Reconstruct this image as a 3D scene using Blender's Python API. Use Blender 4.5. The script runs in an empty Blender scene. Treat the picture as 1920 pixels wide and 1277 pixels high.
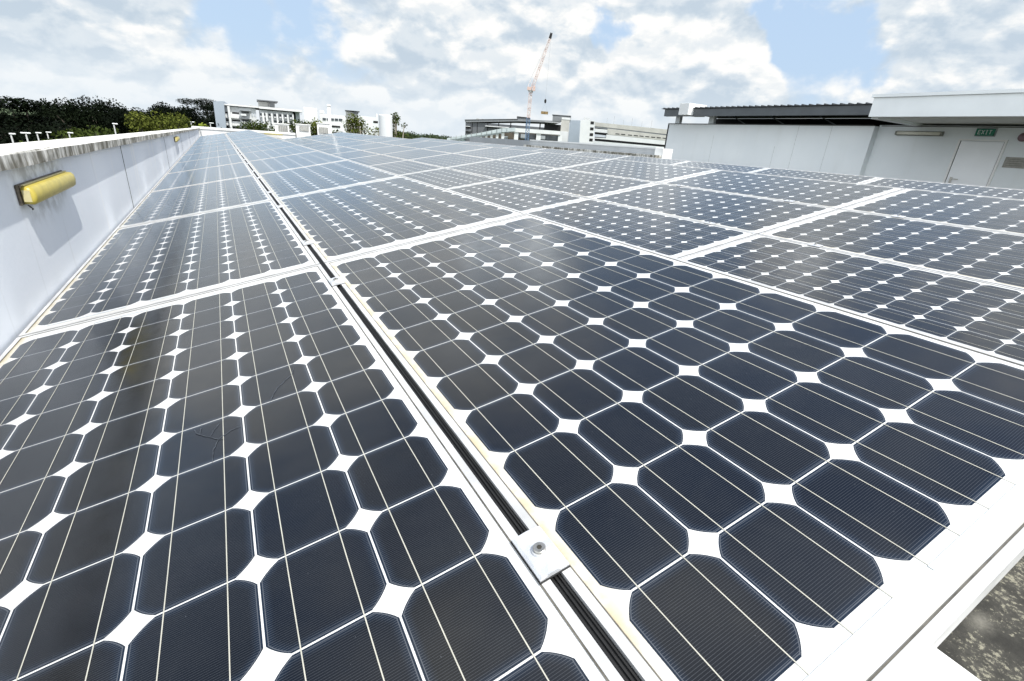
import bpy, math, random
from mathutils import Vector, Matrix
PI = math.pi
R = math.radians
scene = bpy.context.scene
col = scene.collection

# ---------------------------------------------------------------- camera
FPX = 909.6                                   # focal length in photo pixels (1920 wide)
cam_d = bpy.data.cameras.new("camera")
cam_d.sensor_width = 36.0
cam_d.lens = 36.0 * FPX / 1920.0
cam_d.clip_start = 0.01
cam_d.clip_end = 20000
cam = bpy.data.objects.new("camera", cam_d)
col.objects.link(cam)
CP = Vector((-0.2807, -1.6346, 0.4139))
pitch, roll, yaw = 1.1759, -0.1787, -0.3448
CR = Matrix.Rotation(yaw, 3, 'Z') @ Matrix.Rotation(pitch, 3, 'X') @ Matrix.Rotation(roll, 3, 'Y')
cam.matrix_world = Matrix.Translation(CP) @ CR.to_4x4()
scene.camera = cam

# ---------------------------------------------------------------- light
SUN = Vector((-1.4, 4.0, -7.0)).normalized()  # travel direction of the sunlight
sd = bpy.data.lights.new("sun", 'SUN')
sd.energy = 4.0
sd.angle = R(0.55)
sd.color = (1.0, 0.965, 0.90)
so = bpy.data.objects.new("sun", sd)
col.objects.link(so)
so.rotation_euler = SUN.to_track_quat('-Z', 'Y').to_euler()
so.location = (0, 0, 30)
vs = scene.view_settings
vs.view_transform = 'Standard'
vs.look = 'None'
vs.gamma = 1
vs.exposure = 0.38


def ray(u, v):
    return CR @ Vector(((u - 960) / FPX, -(v - 638.5) / FPX, -1.0))


def at(u, v, D):
    """world point seen at photo pixel (u, v), D metres away horizontally"""
    r = ray(u, v)
    return CP + r * (D / math.hypot(r.x, r.y))


# ---------------------------------------------------------------- sky and clouds
world = bpy.data.worlds.new("World")
scene.world = world
world.use_nodes = True
nt = world.node_tree
nt.nodes.clear()
wl = nt.links


def wn(t, **k):
    n = nt.nodes.new(t)
    for a, b in k.items():
        setattr(n, a, b)
    return n


def setin(tree, n, i, v):
    if v is None:
        return
    if hasattr(v, 'is_output') or hasattr(v, 'links'):
        tree.links.new(v, n.inputs[i])
    else:
        n.inputs[i].default_value = v


def wmath(op, a, b=None, c=None, clamp=False):
    n = wn('ShaderNodeMath', operation=op)
    n.use_clamp = clamp
    setin(nt, n, 0, a); setin(nt, n, 1, b); setin(nt, n, 2, c)
    return n.outputs[0]


def wvec(op, a, b=None):
    n = wn('ShaderNodeVectorMath', operation=op)
    setin(nt, n, 0, a); setin(nt, n, 1, b)
    return n.outputs[0] if op not in ('DOT_PRODUCT', 'LENGTH') else n.outputs['Value']


def wnoise(vec, scale, detail, rough=0.5, dist=0.0):
    n = wn('ShaderNodeTexNoise')
    n.inputs['Scale'].default_value = scale
    n.inputs['Detail'].default_value = detail
    n.inputs['Roughness'].default_value = rough
    n.inputs['Distortion'].default_value = dist
    wl.new(vec, n.inputs['Vector'])
    return n.outputs[0]


def wramp(val, a, b, lo=0.0, hi=1.0):
    n = wn('ShaderNodeMapRange')
    n.interpolation_type = 'SMOOTHSTEP'
    setin(nt, n, 0, val)
    n.inputs[1].default_value = a; n.inputs[2].default_value = b
    n.inputs[3].default_value = lo; n.inputs[4].default_value = hi
    return n.outputs[0]


tc = wn('ShaderNodeTexCoord')
dirv = wvec('NORMALIZE', tc.outputs['Generated'])
sep = wn('ShaderNodeSeparateXYZ')
wl.new(dirv, sep.inputs[0])
dz = wmath('MAXIMUM', sep.outputs[2], 0.0)


def cloud_pos(dzoff):
    # heaped clouds: a field on the sky sphere, squeezed vertically
    cmb = wn('ShaderNodeCombineXYZ')
    wl.new(sep.outputs[0], cmb.inputs[0])
    wl.new(sep.outputs[1], cmb.inputs[1])
    wl.new(wmath('MULTIPLY', wmath('ADD', dz, dzoff), 1.75), cmb.inputs[2])
    return cmb.outputs[0]


def field(dzoff):
    p = cloud_pos(dzoff)
    big = wnoise(p, 2.3, 2.0, 0.5)
    mid = wnoise(p, 5.8, 9.0, 0.54, 0.08)
    return wmath('ADD', wmath('MULTIPLY', big, 0.50), wmath('MULTIPLY', mid, 0.62))


f0 = field(0.0)
f1 = field(0.030)
# where this sky is open and where it is heaped up (directions in the world)
blobs = [((1545, 130), 0.115, -0.17), ((1430, 60), 0.08, -0.06), ((1600, 60), 0.10, -0.08), ((1140, 95), 0.045, -0.14), ((520, 50), 0.10, -0.09),
         ((590, 105), 0.08, -0.09), ((420, 15), 0.08, -0.07), ((60, 20), 0.10, 0.02), ((250, 80), 0.12, 0.02), ((1310, 120), 0.17, 0.16), ((1430, 100), 0.07, 0.10),
         ((1000, 70), 0.11, 0.13), ((1800, 120), 0.17, 0.15), ((860, 60), 0.14, 0.08), ((700, 130), 0.15, 0.06), ((130, 40), 0.07, 0.10)]


def refl(u, v, t):
    # part of the sky that is mirrored by a panel of tilt t at this point of the picture
    r = ray(u, v).normalized()
    n = Vector((-math.sin(t), 0, math.cos(t)))
    return r - 2 * r.dot(n) * n


heaps = [(ray(*p), a, w) for p, a, w in blobs]
heaps += [(refl(985, 480, .1981), .085, .22), (refl(1100, 510, .1981), .075, -.20), (refl(1230, 560, .1981), .11, -.18), (refl(1500, 640, .1981), .16, -.10),
          (refl(760, 560, .1981), .12, .10), (refl(300, 640, .1981), .16, -.06), (refl(330, 470, .1981), .18, .16), (refl(1480, 480, .18), .05, .20), (refl(1640, 560, .18), .11, -.20), (refl(1780, 450, .18), .10, -.18), (refl(1380, 430, .18), .055, -.16), (refl(1240, 330, .18), .035, -.12),
          (refl(900, 950, .1981), .22, -.12), (refl(1500, 980, .1981), .22, -.08), (refl(400, 1050, .1981), .25, -.12), (refl(1080, 400, .18), .08, .10), (refl(620, 400, .1981), .10, .06)]
wn3 = wn('ShaderNodeTexNoise')
wn3.inputs['Scale'].default_value = 6.0
wn3.inputs['Detail'].default_value = 6.0
wl.new(dirv, wn3.inputs['Vector'])
warp = wvec('SUBTRACT', wn3.outputs['Color'], (0.5, 0.5, 0.5))
wsc = wn('ShaderNodeVectorMath', operation='SCALE')
wl.new(warp, wsc.inputs[0]); wsc.inputs['Scale'].default_value = 0.34
dirw = wvec('NORMALIZE', wvec('ADD', dirv, wsc.outputs[0]))
cov = None
for b, rad, w in heaps:
    b = b.normalized()
    dt = wvec('DOT_PRODUCT', dirw, tuple(b))
    g = wramp(dt, math.cos(rad), 1.0, 0.0, w)
    cov = g if cov is None else wmath('ADD', cov, g)
low = wramp(dz, 0.0, 0.24, 0.11, 0.050)
high = wramp(dz, 0.40, 0.72, 0.0, -0.14)
SDIR = tuple(-SUN)
sunward = wmath('MAXIMUM', wvec('DOT_PRODUCT', dirv, SDIR), 0.0)
west_fill = wmath('MAXIMUM', wvec('DOT_PRODUCT', dirv, Vector((-0.80, -0.50, 0.33)).normalized()[:]), 0.0)
behind = wmath('ADD', wramp(sunward, 0.5, 1.0, 0.0, 0.05), wramp(west_fill, 0.35, 0.9, 0.0, 0.12))  # extra cloud cover added out of view to light the shaded facade
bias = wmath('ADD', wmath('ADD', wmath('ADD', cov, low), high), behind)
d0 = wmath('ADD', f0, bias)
mask = wramp(d0, 0.475, 0.610)
grad = wmath('SUBTRACT', f0, f1)
thick = wramp(d0, 0.66, 0.92, 0.0, 1.0)
puff = wnoise(cloud_pos(0.01), 13.0, 6.0, 0.55, 0.3)
puff_up = wnoise(cloud_pos(0.028), 13.0, 6.0, 0.55, 0.3)
pg = wramp(wmath('SUBTRACT', puff, puff_up), -0.14, 0.14, 0.0, 1.0)
lit = wmath('ADD', wmath('ADD', wmath('MULTIPLY', wramp(grad, -0.05, 0.05, 0.0, 1.0), 0.62), wmath('MULTIPLY', pg, 0.46)), wmath('MULTIPLY', thick, -0.16), clamp=True)
cr = wn('ShaderNodeValToRGB')
cr.color_ramp.elements[0].position = 0.0
cr.color_ramp.elements[0].color = (0.56, 0.66, 0.76, 1)
cr.color_ramp.elements[1].position = 0.85
cr.color_ramp.elements[1].color = (1.0, 1.0, 0.985, 1)
e = cr.color_ramp.elements.new(0.40)
e.color = (0.73, 0.80, 0.86, 1)
wl.new(lit, cr.inputs[0])
sky = wn('ShaderNodeTexSky')
sky.sky_type = 'NISHITA'
sky.sun_disc = False
sky.sun_elevation = math.asin(-SUN.z)
sky.sun_rotation = math.atan2(-SUN.x, -SUN.y)
sky.air_density = 1.2
sky.dust_density = 2.2
sky.ozone_density = 1.5
bg1 = wn('ShaderNodeBackground')
bg1.inputs['Strength'].default_value = 0.12
wl.new(sky.outputs[0], bg1.inputs['Color'])
bg2 = wn('ShaderNodeBackground')
glow = None
for b, a in ((refl(975, 470, .1981), .075), (refl(1470, 480, .18), .055), (refl(1310, 330, .18), .05), (refl(1180, 420, .18), .06)):
    g = wramp(wvec('DOT_PRODUCT', dirw, tuple(b.normalized())), math.cos(a), math.cos(a * .45), 0.0, 0.75)
    glow = g if glow is None else wmath('ADD', glow, g)
cloud_strength = wmath('ADD', 0.78, glow)
wl.new(wmath('ADD', wmath('ADD', wmath('ADD', cloud_strength, wramp(dz, 0.30, 0.8, 0.0, -0.12)), wramp(sunward, 0.35, 1.0, 0.0, 0.6)), wramp(west_fill, 0.2, 0.9, 0.0, 1.0)), bg2.inputs['Strength'])  # unseen sunward and western clouds brightened as fill light for the facade
wl.new(cr.outputs[0], bg2.inputs['Color'])
# thin bright veil of high haze over the open blue
veil = wn('ShaderNodeBackground')
veil.inputs['Color'].default_value = (0.55, 0.72, 0.95, 1)
veil.inputs['Strength'].default_value = 0.78
mv = wn('ShaderNodeMixShader')
wl.new(wramp(dz, 0.24, 0.62, 0.80, 0.03), mv.inputs[0])
wl.new(bg1.outputs[0], mv.inputs[1]); wl.new(veil.outputs[0], mv.inputs[2])
mx = wn('ShaderNodeMixShader')
wl.new(mask, mx.inputs[0])
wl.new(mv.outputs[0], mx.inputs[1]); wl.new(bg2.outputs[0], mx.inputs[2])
# pale band at the horizon
hz = wn('ShaderNodeBackground')
hz.inputs['Color'].default_value = (0.76, 0.83, 0.89, 1)
hz.inputs['Strength'].default_value = 0.82
mh = wn('ShaderNodeMixShader')
wl.new(wramp(dz, 0.0, 0.13, 0.75, 0.0), mh.inputs[0])
wl.new(mx.outputs[0], mh.inputs[1]); wl.new(hz.outputs[0], mh.inputs[2])
wo = wn('ShaderNodeOutputWorld')
wl.new(mh.outputs[0], wo.inputs['Surface'])


# ---------------------------------------------------------------- materials
class NT:
    def __init__(self, name):
        self.m = bpy.data.materials.new(name)
        self.m.use_nodes = True
        self.t = self.m.node_tree
        self.b = self.t.nodes['Principled BSDF']

    def n(self, t, **k):
        x = self.t.nodes.new(t)
        for a, b in k.items():
            setattr(x, a, b)
        return x

    def link(self, a, b):
        self.t.links.new(a, b)

    def math(self, op, a, b=None, clamp=False):
        x = self.n('ShaderNodeMath', operation=op)
        x.use_clamp = clamp
        setin(self.t, x, 0, a); setin(self.t, x, 1, b)
        return x.outputs[0]

    def noise(self, vec, scale, detail=4, rough=0.55, dist=0.0):
        x = self.n('ShaderNodeTexNoise')
        x.inputs['Scale'].default_value = scale
        x.inputs['Detail'].default_value = detail
        x.inputs['Roughness'].default_value = rough
        x.inputs['Distortion'].default_value = dist
        if vec is not None:
            self.link(vec, x.inputs['Vector'])
        return x.outputs[0]

    def rng(self, val, a, b, lo=0.0, hi=1.0):
        x = self.n('ShaderNodeMapRange')
        x.interpolation_type = 'SMOOTHSTEP'
        setin(self.t, x, 0, val)
        for i, q in enumerate((a, b, lo, hi)):
            x.inputs[i + 1].default_value = q
        return x.outputs[0]

    def mix(self, f, a, b):
        x = self.n('ShaderNodeMix', data_type='RGBA')
        setin(self.t, x, 0, f)
        for i, q in ((6, a), (7, b)):
            if isinstance(q, tuple):
                x.inputs[i].default_value = q + (1,) if len(q) == 3 else q
            else:
                self.link(q, x.inputs[i])
        return x.outputs[2]

    def scaled(self, vec, s):
        x = self.n('ShaderNodeVectorMath', operation='MULTIPLY')
        self.link(vec, x.inputs[0])
        x.inputs[1].default_value = s
        return x.outputs[0]

    def obj(self):
        return self.n('ShaderNodeTexCoord').outputs['Object']

    def pos(self):
        return self.n('ShaderNodeNewGeometry').outputs['Position']

    def bump(self, h, strength=0.3, dist=0.01):
        x = self.n('ShaderNodeBump')
        x.inputs['Strength'].default_value = strength
        x.inputs['Distance'].default_value = dist
        self.link(h, x.inputs['Height'])
        self.link(x.outputs[0], self.b.inputs['Normal'])

    def col(self, c):
        setin(self.t, self.b, 'Base Color', c + (1,) if isinstance(c, tuple) else c)

    def set(self, **k):
        for a, b in k.items():
            setin(self.t, self.b, a.replace('_', ' '), b)


def simple(name, c, rough=0.6, var=0.12, scale=3.0, metal=0.0, bump=0.0, spec=0.5):
    m = NT(name)
    o = m.obj()
    f = m.rng(m.noise(o, scale, 5), 0.3, 0.7)
    m.col(m.mix(f, tuple(x * (1 - var) for x in c), tuple(min(1, x * (1 + var)) for x in c)))
    m.set(Roughness=rough, Metallic=metal)
    m.b.inputs['Specular IOR Level'].default_value = spec
    if bump:
        m.bump(m.noise(o, scale * 12, 4), bump)
    return m.m


M = {}
# --- panels
m = NT('backsheet')
uv = m.n('ShaderNodeUVMap', uv_map='panel').outputs[0]
su = m.n('ShaderNodeSeparateXYZ'); m.link(uv, su.inputs[0])
oi = m.n('ShaderNodeObjectInfo')
P = m.pos()
grime = m.noise(P, 14, 6, 0.6)
edge = m.rng(su.outputs[0], 0.055, 0.012)
edge2 = m.rng(su.outputs[1], 0.030, 0.004)
g = m.math('MULTIPLY', m.math('MAXIMUM', edge, m.math('MULTIPLY', edge2, 0.4)), m.rng(grime, 0.25, 0.62))
base = m.mix(m.math('MULTIPLY', g, 0.9), (0.64, 0.645, 0.64), (0.44, 0.37, 0.22))
m.col(base)
m.set(Roughness=0.09)
m.b.inputs['IOR'].default_value = 1.45
M['backsheet'] = m.m

m = NT('cell')
uv = m.n('ShaderNodeUVMap', uv_map='cell').outputs[0]
s = m.n('ShaderNodeSeparateXYZ'); m.link(uv, s.inputs[0])
uv2 = m.n('ShaderNodeUVMap', uv_map='panel').outputs[0]
ed = m.math('MAXIMUM', m.math('ABSOLUTE', m.math('SUBTRACT', s.outputs[0], 0.5)), m.math('ABSOLUTE', m.math('SUBTRACT', s.outputs[1], 0.5)))
cut = m.math('LENGTH' if False else 'ADD', 0, 0)
rad = m.n('ShaderNodeVectorMath', operation='DISTANCE')
m.link(uv, rad.inputs[0]); rad.inputs[1].default_value = (0.5, 0.5, 0)
inr = m.math('MULTIPLY', m.math('LESS_THAN', ed, 0.486), m.math('LESS_THAN', rad.outputs['Value'], 0.590))
blue = m.math('MAXIMUM', m.rng(ed, 0.40, 0.51), m.rng(rad.outputs['Value'], 0.50, 0.62))
P = m.pos()
wn_ = m.n('ShaderNodeTexWhiteNoise'); wn_.noise_dimensions = '3D'
oi = m.n('ShaderNodeObjectInfo')
fl = m.n('ShaderNodeVectorMath', operation='FLOOR')
sc_ = m.scaled(uv2, (6, 12, 1)); m.link(sc_, fl.inputs[0])
ad = m.n('ShaderNodeVectorMath', operation='ADD')
m.link(fl.outputs[0], ad.inputs[0]); m.link(oi.outputs['Location'], ad.inputs[1])
m.link(ad.outputs[0], wn_.inputs['Vector'])
cv = wn_.outputs['Value']
c_in = m.mix(m.rng(cv, 0.0, 1.0), (0.0014, 0.0025, 0.0056), (0.0056, 0.0053, 0.0048))
smear = m.rng(m.noise(P, 9, 6, 0.6, 0.6), 0.42, 0.72)
c_in = m.mix(m.math('MULTIPLY', smear, 0.55), c_in, (0.0085, 0.0092, 0.0105))
film = m.rng(m.noise(P, 2.4, 6, 0.6), 0.42, 0.75)
c_in = m.mix(m.math('MULTIPLY', film, 0.30), c_in, (0.040, 0.042, 0.044))
c_b = m.mix(m.math('MULTIPLY', blue, 0.55), c_in, (0.008, 0.019, 0.040))
fr = m.math('FRACT', m.math('MULTIPLY', s.outputs[1], 47.0))
fing = m.math('MULTIPLY', m.rng(m.math('ABSOLUTE', m.math('SUBTRACT', fr, 0.5)), 0.13, 0.04), inr)
fb = m.math('ADD', m.math('MULTIPLY', blue, 0.40), 0.28)  # fingers coloured brighter toward the cell edge, imitating a reflection gradient
fing = m.math('MULTIPLY', fing, fb)
# thin printed outline of the finger field
rim = m.math('MULTIPLY', m.math('MAXIMUM', m.rng(m.math('ABSOLUTE', m.math('SUBTRACT', ed, 0.480)), 0.005, 0.002),
             m.rng(m.math('ABSOLUTE', m.math('SUBTRACT', rad.outputs['Value'], 0.585)), 0.005, 0.002)), inr)
fing = m.math('MAXIMUM', fing, m.math('MULTIPLY', rim, 0.6))
speck = m.math('MULTIPLY', m.rng(m.noise(P, 260, 2), 0.74, 0.80), 0.5)
fing = m.math('MAXIMUM', fing, speck)
m.col(m.mix(fing, c_b, (0.125, 0.135, 0.150)))
m.set(Roughness=m.rng(m.noise(P, 30, 4), 0.3, 0.7, 0.13, 0.20))
m.b.inputs['IOR'].default_value = 1.6
m.b.inputs['Sheen Weight'].default_value = 0.85
m.b.inputs['Sheen Roughness'].default_value = 0.17
m.b.inputs['Sheen Tint'].default_value = (0.62, 0.82, 1.0, 1)
m.bump(m.noise(P, 7, 2), 0.02, 0.02)
M['cell'] = m.m

M['ribbon'] = simple('ribbon', (0.45, 0.44, 0.38), 0.25, 0.08, 20)
M['interconnect'] = simple('interconnect', (0.56, 0.61, 0.64), 0.2, 0.05, 20)
M['frame'] = simple('anodised_frame', (0.58, 0.582, 0.58), 0.36, 0.18, 11, 0.2, 0.03)
M['aluminium'] = simple('aluminium', (0.66, 0.675, 0.70), 0.45, 0.12, 40, 0.45, 0.10)
M['steel'] = simple('bolt_steel', (0.42, 0.41, 0.38), 0.35, 0.2, 60, 0.8)
M['seal'] = simple('grey_sealant', (0.10, 0.092, 0.075), 0.7, 0.4, 30)
M['rubber'] = simple('black_rubber', (0.008, 0.008, 0.008), 0.6, 0.3, 40)
M['hole'] = simple('socket_dark', (0.03, 0.028, 0.02), 0.6, 0.3, 40)
M['galv'] = simple('galvanised_steel', (0.48, 0.49, 0.50), 0.45, 0.1, 12, 0.5)

# --- parapet wall paint with run-off streaks
m = NT('wall_paint')
P = m.pos()
st = m.noise(m.scaled(P, (9, 9, 0.55)), 1.0, 4, 0.6)
st2 = m.noise(m.scaled(P, (30, 30, 1.2)), 1.0, 3, 0.5)
big = m.noise(P, 1.6, 5)
c = m.mix(m.rng(big, 0.3, 0.7), (0.73, 0.775, 0.84), (0.79, 0.825, 0.88))
c = m.mix(m.math('MULTIPLY', m.rng(st, 0.58, 0.68), 0.6), c, (0.87, 0.875, 0.86))
c = m.mix(m.math('MULTIPLY', m.rng(st2, 0.60, 0.75), 0.25), c, (0.50, 0.52, 0.53))
dd = m.n('ShaderNodeVectorMath', operation='DISTANCE')
m.link(m.scaled(P, (1.0, 0.62, 1.5)), dd.inputs[0])
dd.inputs[1].default_value = (-0.83, 0.69 * 0.62, 0.185 * 1.5)
soot = m.math('MULTIPLY', m.rng(dd.outputs['Value'], 0.25, 0.10), m.rng(m.noise(P, 22, 5), 0.35, 0.65))
c = m.mix(m.math('MULTIPLY', soot, 0.5), c, (0.16, 0.16, 0.15))
m.col(c); m.set(Roughness=0.75)
m.bump(m.noise(P, 60, 4), 0.12, 0.004)
M['wall_paint'] = m.m

m = NT('mossy_coping')
P = m.pos()
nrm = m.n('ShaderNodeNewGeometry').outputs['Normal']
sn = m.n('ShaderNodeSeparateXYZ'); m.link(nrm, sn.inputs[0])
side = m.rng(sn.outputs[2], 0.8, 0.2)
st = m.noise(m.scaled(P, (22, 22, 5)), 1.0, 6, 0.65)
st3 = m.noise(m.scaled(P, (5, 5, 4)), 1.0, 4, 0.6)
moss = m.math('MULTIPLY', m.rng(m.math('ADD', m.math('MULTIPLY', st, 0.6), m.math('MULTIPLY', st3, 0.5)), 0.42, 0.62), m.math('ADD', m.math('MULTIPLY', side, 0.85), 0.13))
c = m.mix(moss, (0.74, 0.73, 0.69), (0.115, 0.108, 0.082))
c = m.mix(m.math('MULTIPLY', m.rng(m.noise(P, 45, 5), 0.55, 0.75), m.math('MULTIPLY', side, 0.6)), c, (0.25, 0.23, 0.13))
m.col(c); m.set(Roughness=0.85)
m.bump(m.noise(P, 40, 5), 0.25, 0.004)
M['coping'] = m.m

m = NT('mossy_deck')
P = m.pos()
n1 = m.noise(P, 9, 7, 0.65)
n2 = m.noise(P, 75, 9, 0.78)
n3 = m.noise(P, 2.2, 3)
c = m.mix(m.rng(n1, 0.35, 0.7), (0.030, 0.029, 0.025), (0.080, 0.077, 0.066))
fl = m.math('MULTIPLY', m.rng(m.math('ADD', m.math('MULTIPLY', n2, 0.7), m.math('MULTIPLY', n1, 0.45)), 0.61, 0.66), 0.85)
c = m.mix(fl, c, (0.34, 0.325, 0.25))
c = m.mix(m.math('MULTIPLY', m.rng(m.noise(P, 90, 4), 0.5, 0.8), 0.6), c, (0.02, 0.02, 0.016))
dd = m.n('ShaderNodeVectorMath', operation='DISTANCE')
m.link(m.scaled(P, (0.55, 1, 1)), dd.inputs[0])
dd.inputs[1].default_value = (1.42 * 0.55, -1.478, -0.75)
c = m.mix(m.math('MULTIPLY', m.rng(m.math('ADD', dd.outputs['Value'], m.math('MULTIPLY', n2, 0.05)), 0.070, 0.005), 0.55), c, (0.42, 0.40, 0.34))
m.col(c); m.set(Roughness=0.92)
m.bump(n2, 0.6, 0.02)
M['deck'] = m.m

M['plinth'] = simple('painted_plinth', (0.78, 0.78, 0.76), 0.7, 0.05, 6, 0, 0.08)
M['white_wall'] = simple('white_render', (0.74, 0.75, 0.75), 0.8, 0.05, 1.2, 0, 0.05)

m = NT('facade_paint')
P = m.pos()
st = m.noise(m.scaled(P, (2.2, 2.2, 0.25)), 1.0, 5, 0.6)
c = m.mix(m.rng(m.noise(P, 0.7, 5), 0.3, 0.7), (0.75, 0.79, 0.81), (0.80, 0.835, 0.85))
c = m.mix(m.math('MULTIPLY', m.rng(st, 0.5, 0.75), 0.4), c, (0.69, 0.72, 0.72))
m.col(c); m.set(Roughness=0.8)
m.bump(m.noise(P, 30, 4), 0.06, 0.01)
M['facade'] = m.m
M['fascia'] = simple('fascia_paint', (0.82, 0.85, 0.865), 0.75, 0.05, 0.9, 0, 0.04)
M['soffit'] = simple('soffit_paint', (0.66, 0.66, 0.62), 0.8, 0.07, 1.5)
M['door_paint'] = simple('door_paint', (0.88, 0.90, 0.92), 0.45, 0.03, 1.5)
M['dark_metal'] = simple('dark_roof_sheet', (0.060, 0.065, 0.072), 0.5, 0.15, 2, 0.2)
M['gutter'] = simple('gutter_metal', (0.085, 0.095, 0.105), 0.45, 0.10, 2)
M['black'] = simple('dark_void', (0.008, 0.008, 0.009), 0.8, 0.2, 2)
M['joint'] = simple('joint_sealant', (0.06, 0.06, 0.06), 0.8, 0.3, 30)
M['shed_joint'] = simple('shed_joint', (0.56, 0.58, 0.58), 0.8, 0.2, 30)
M['grey_paint'] = simple('grey_paint', (0.33, 0.35, 0.37), 0.75, 0.08, 1.5)
M['lt_grey'] = simple('light_grey_render', (0.45, 0.485, 0.53), 0.8, 0.05, 0.4)
M['blue_grey'] = simple('blue_grey_tone', (0.30, 0.345, 0.40), 0.8, 0.04, 0.3)
M['cladding'] = simple('dark_grey_cladding', (0.105, 0.112, 0.122), 0.6, 0.12, 0.35)
M['cladding2'] = simple('mid_grey_cladding', (0.18, 0.19, 0.20), 0.6, 0.10, 0.35)
M['concrete'] = simple('pale_concrete', (0.44, 0.43, 0.40), 0.85, 0.10, 0.4)
M['white_far'] = simple('white_block_paint', (0.62, 0.63, 0.635), 0.8, 0.04, 0.3)
M['offwhite'] = simple('offwhite_block_paint', (0.60, 0.62, 0.63), 0.8, 0.06, 0.3)
M['glass'] = simple('window_glass', (0.055, 0.065, 0.075), 0.12, 0.35, 0.5)
M['brown_in'] = simple('brown_interior', (0.10, 0.085, 0.065), 0.8, 0.5, 0.5)
M['screen'] = simple('translucent_screen', (0.42, 0.47, 0.49), 0.35, 0.08, 0.5)
M['white_metal'] = simple('white_metal', (0.80, 0.80, 0.79), 0.4, 0.03, 5)
M['louvre'] = simple('grey_louvre', (0.40, 0.40, 0.38), 0.5, 0.1, 8)
M['louvre_dark'] = simple('louvre_gap', (0.06, 0.06, 0.06), 0.7, 0.2, 8)
M['yellow'] = simple('yellowed_plastic', (0.47, 0.385, 0.07), 0.35, 0.12, 25)
M['bracket'] = simple('rusty_bracket', (0.13, 0.11, 0.085), 0.75, 0.5, 60)
M['cream'] = simple('cream_trim', (0.60, 0.54, 0.30), 0.5, 0.1, 30)
M['red'] = simple('crane_red', (0.52, 0.38, 0.34), 0.6, 0.12, 0.5)
M['crane_white'] = simple('crane_white', (0.75, 0.68, 0.66), 0.6, 0.08, 0.5)
M['crane_blue'] = simple('crane_blue', (0.10, 0.17, 0.28), 0.6, 0.12, 0.5)
M['wood'] = simple('timber_brown', (0.22, 0.15, 0.07), 0.8, 0.4, 1.5)
M['lamp_head'] = simple('lamp_head_white', (0.72, 0.74, 0.74), 0.4, 0.05, 5)
M['lamp_pole'] = simple('lamp_pole_grey', (0.30, 0.31, 0.31), 0.5, 0.08, 5)
M['tube'] = simple('tube_cover', (0.72, 0.70, 0.60), 0.35, 0.05, 10)
M['tube_base'] = simple('tube_tray', (0.20, 0.20, 0.17), 0.6, 0.3, 10)
M['sign_green'] = simple('exit_green', (0.004, 0.17, 0.10), 0.4, 0.08, 8)
M['sign_white'] = simple('sign_lettering', (0.75, 0.80, 0.77), 0.4, 0.02, 8)
M['notice'] = simple('notice_board', (0.30, 0.29, 0.26), 0.6, 0.15, 14)
M['notice_dark'] = simple('notice_marks', (0.16, 0.155, 0.14), 0.6, 0.2, 30)
M['bell'] = simple('alarm_bell_red', (0.22, 0.14, 0.16), 0.4, 0.1, 10)
M['bark'] = simple('bark', (0.10, 0.085, 0.065), 0.9, 0.3, 3)
M['pale_bark'] = simple('pale_bark', (0.30, 0.27, 0.22), 0.9, 0.2, 3)
M['grass'] = simple('ground_grass', (0.055, 0.085, 0.03), 0.95, 0.4, 0.05)
M['asphalt'] = simple('asphalt', (0.05, 0.05, 0.052), 0.9, 0.15, 0.2)
M['ac'] = simple('unit_grey', (0.42, 0.43, 0.43), 0.6, 0.1, 2)


def leafmat(name, a, b, trans=0.15):
    m = NT(name)
    g = m.n('ShaderNodeNewGeometry')
    ri = g.outputs['Random Per Island']
    n = m.noise(g.outputs['Position'], 0.35, 3)
    f = m.math('ADD', m.math('MULTIPLY', ri, 0.6), m.math('MULTIPLY', m.rng(n, 0.3, 0.7), 0.4))
    m.col(m.mix(f, a, b))
    m.set(Roughness=0.8)
    m.b.inputs['Specular IOR Level'].default_value = 0.08
    return m.m


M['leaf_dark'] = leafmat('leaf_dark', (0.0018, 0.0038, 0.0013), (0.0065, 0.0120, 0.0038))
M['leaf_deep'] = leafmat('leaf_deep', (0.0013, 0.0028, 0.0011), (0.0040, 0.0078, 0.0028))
M['leaf_olive'] = leafmat('leaf_olive', (0.030, 0.043, 0.006), (0.11, 0.125, 0.024))
M['leaf_mid'] = leafmat('leaf_mid', (0.013, 0.024, 0.005), (0.055, 0.075, 0.015))
M['leaf_lime'] = leafmat('leaf_lime', (0.06, 0.085, 0.010), (0.20, 0.24, 0.035))
M['leaf_far'] = leafmat('leaf_far', (0.020, 0.032, 0.016), (0.055, 0.075, 0.035))
M['leaf_hazy'] = leafmat('leaf_hazy', (0.10, 0.14, 0.15), (0.16, 0.20, 0.20))


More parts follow.
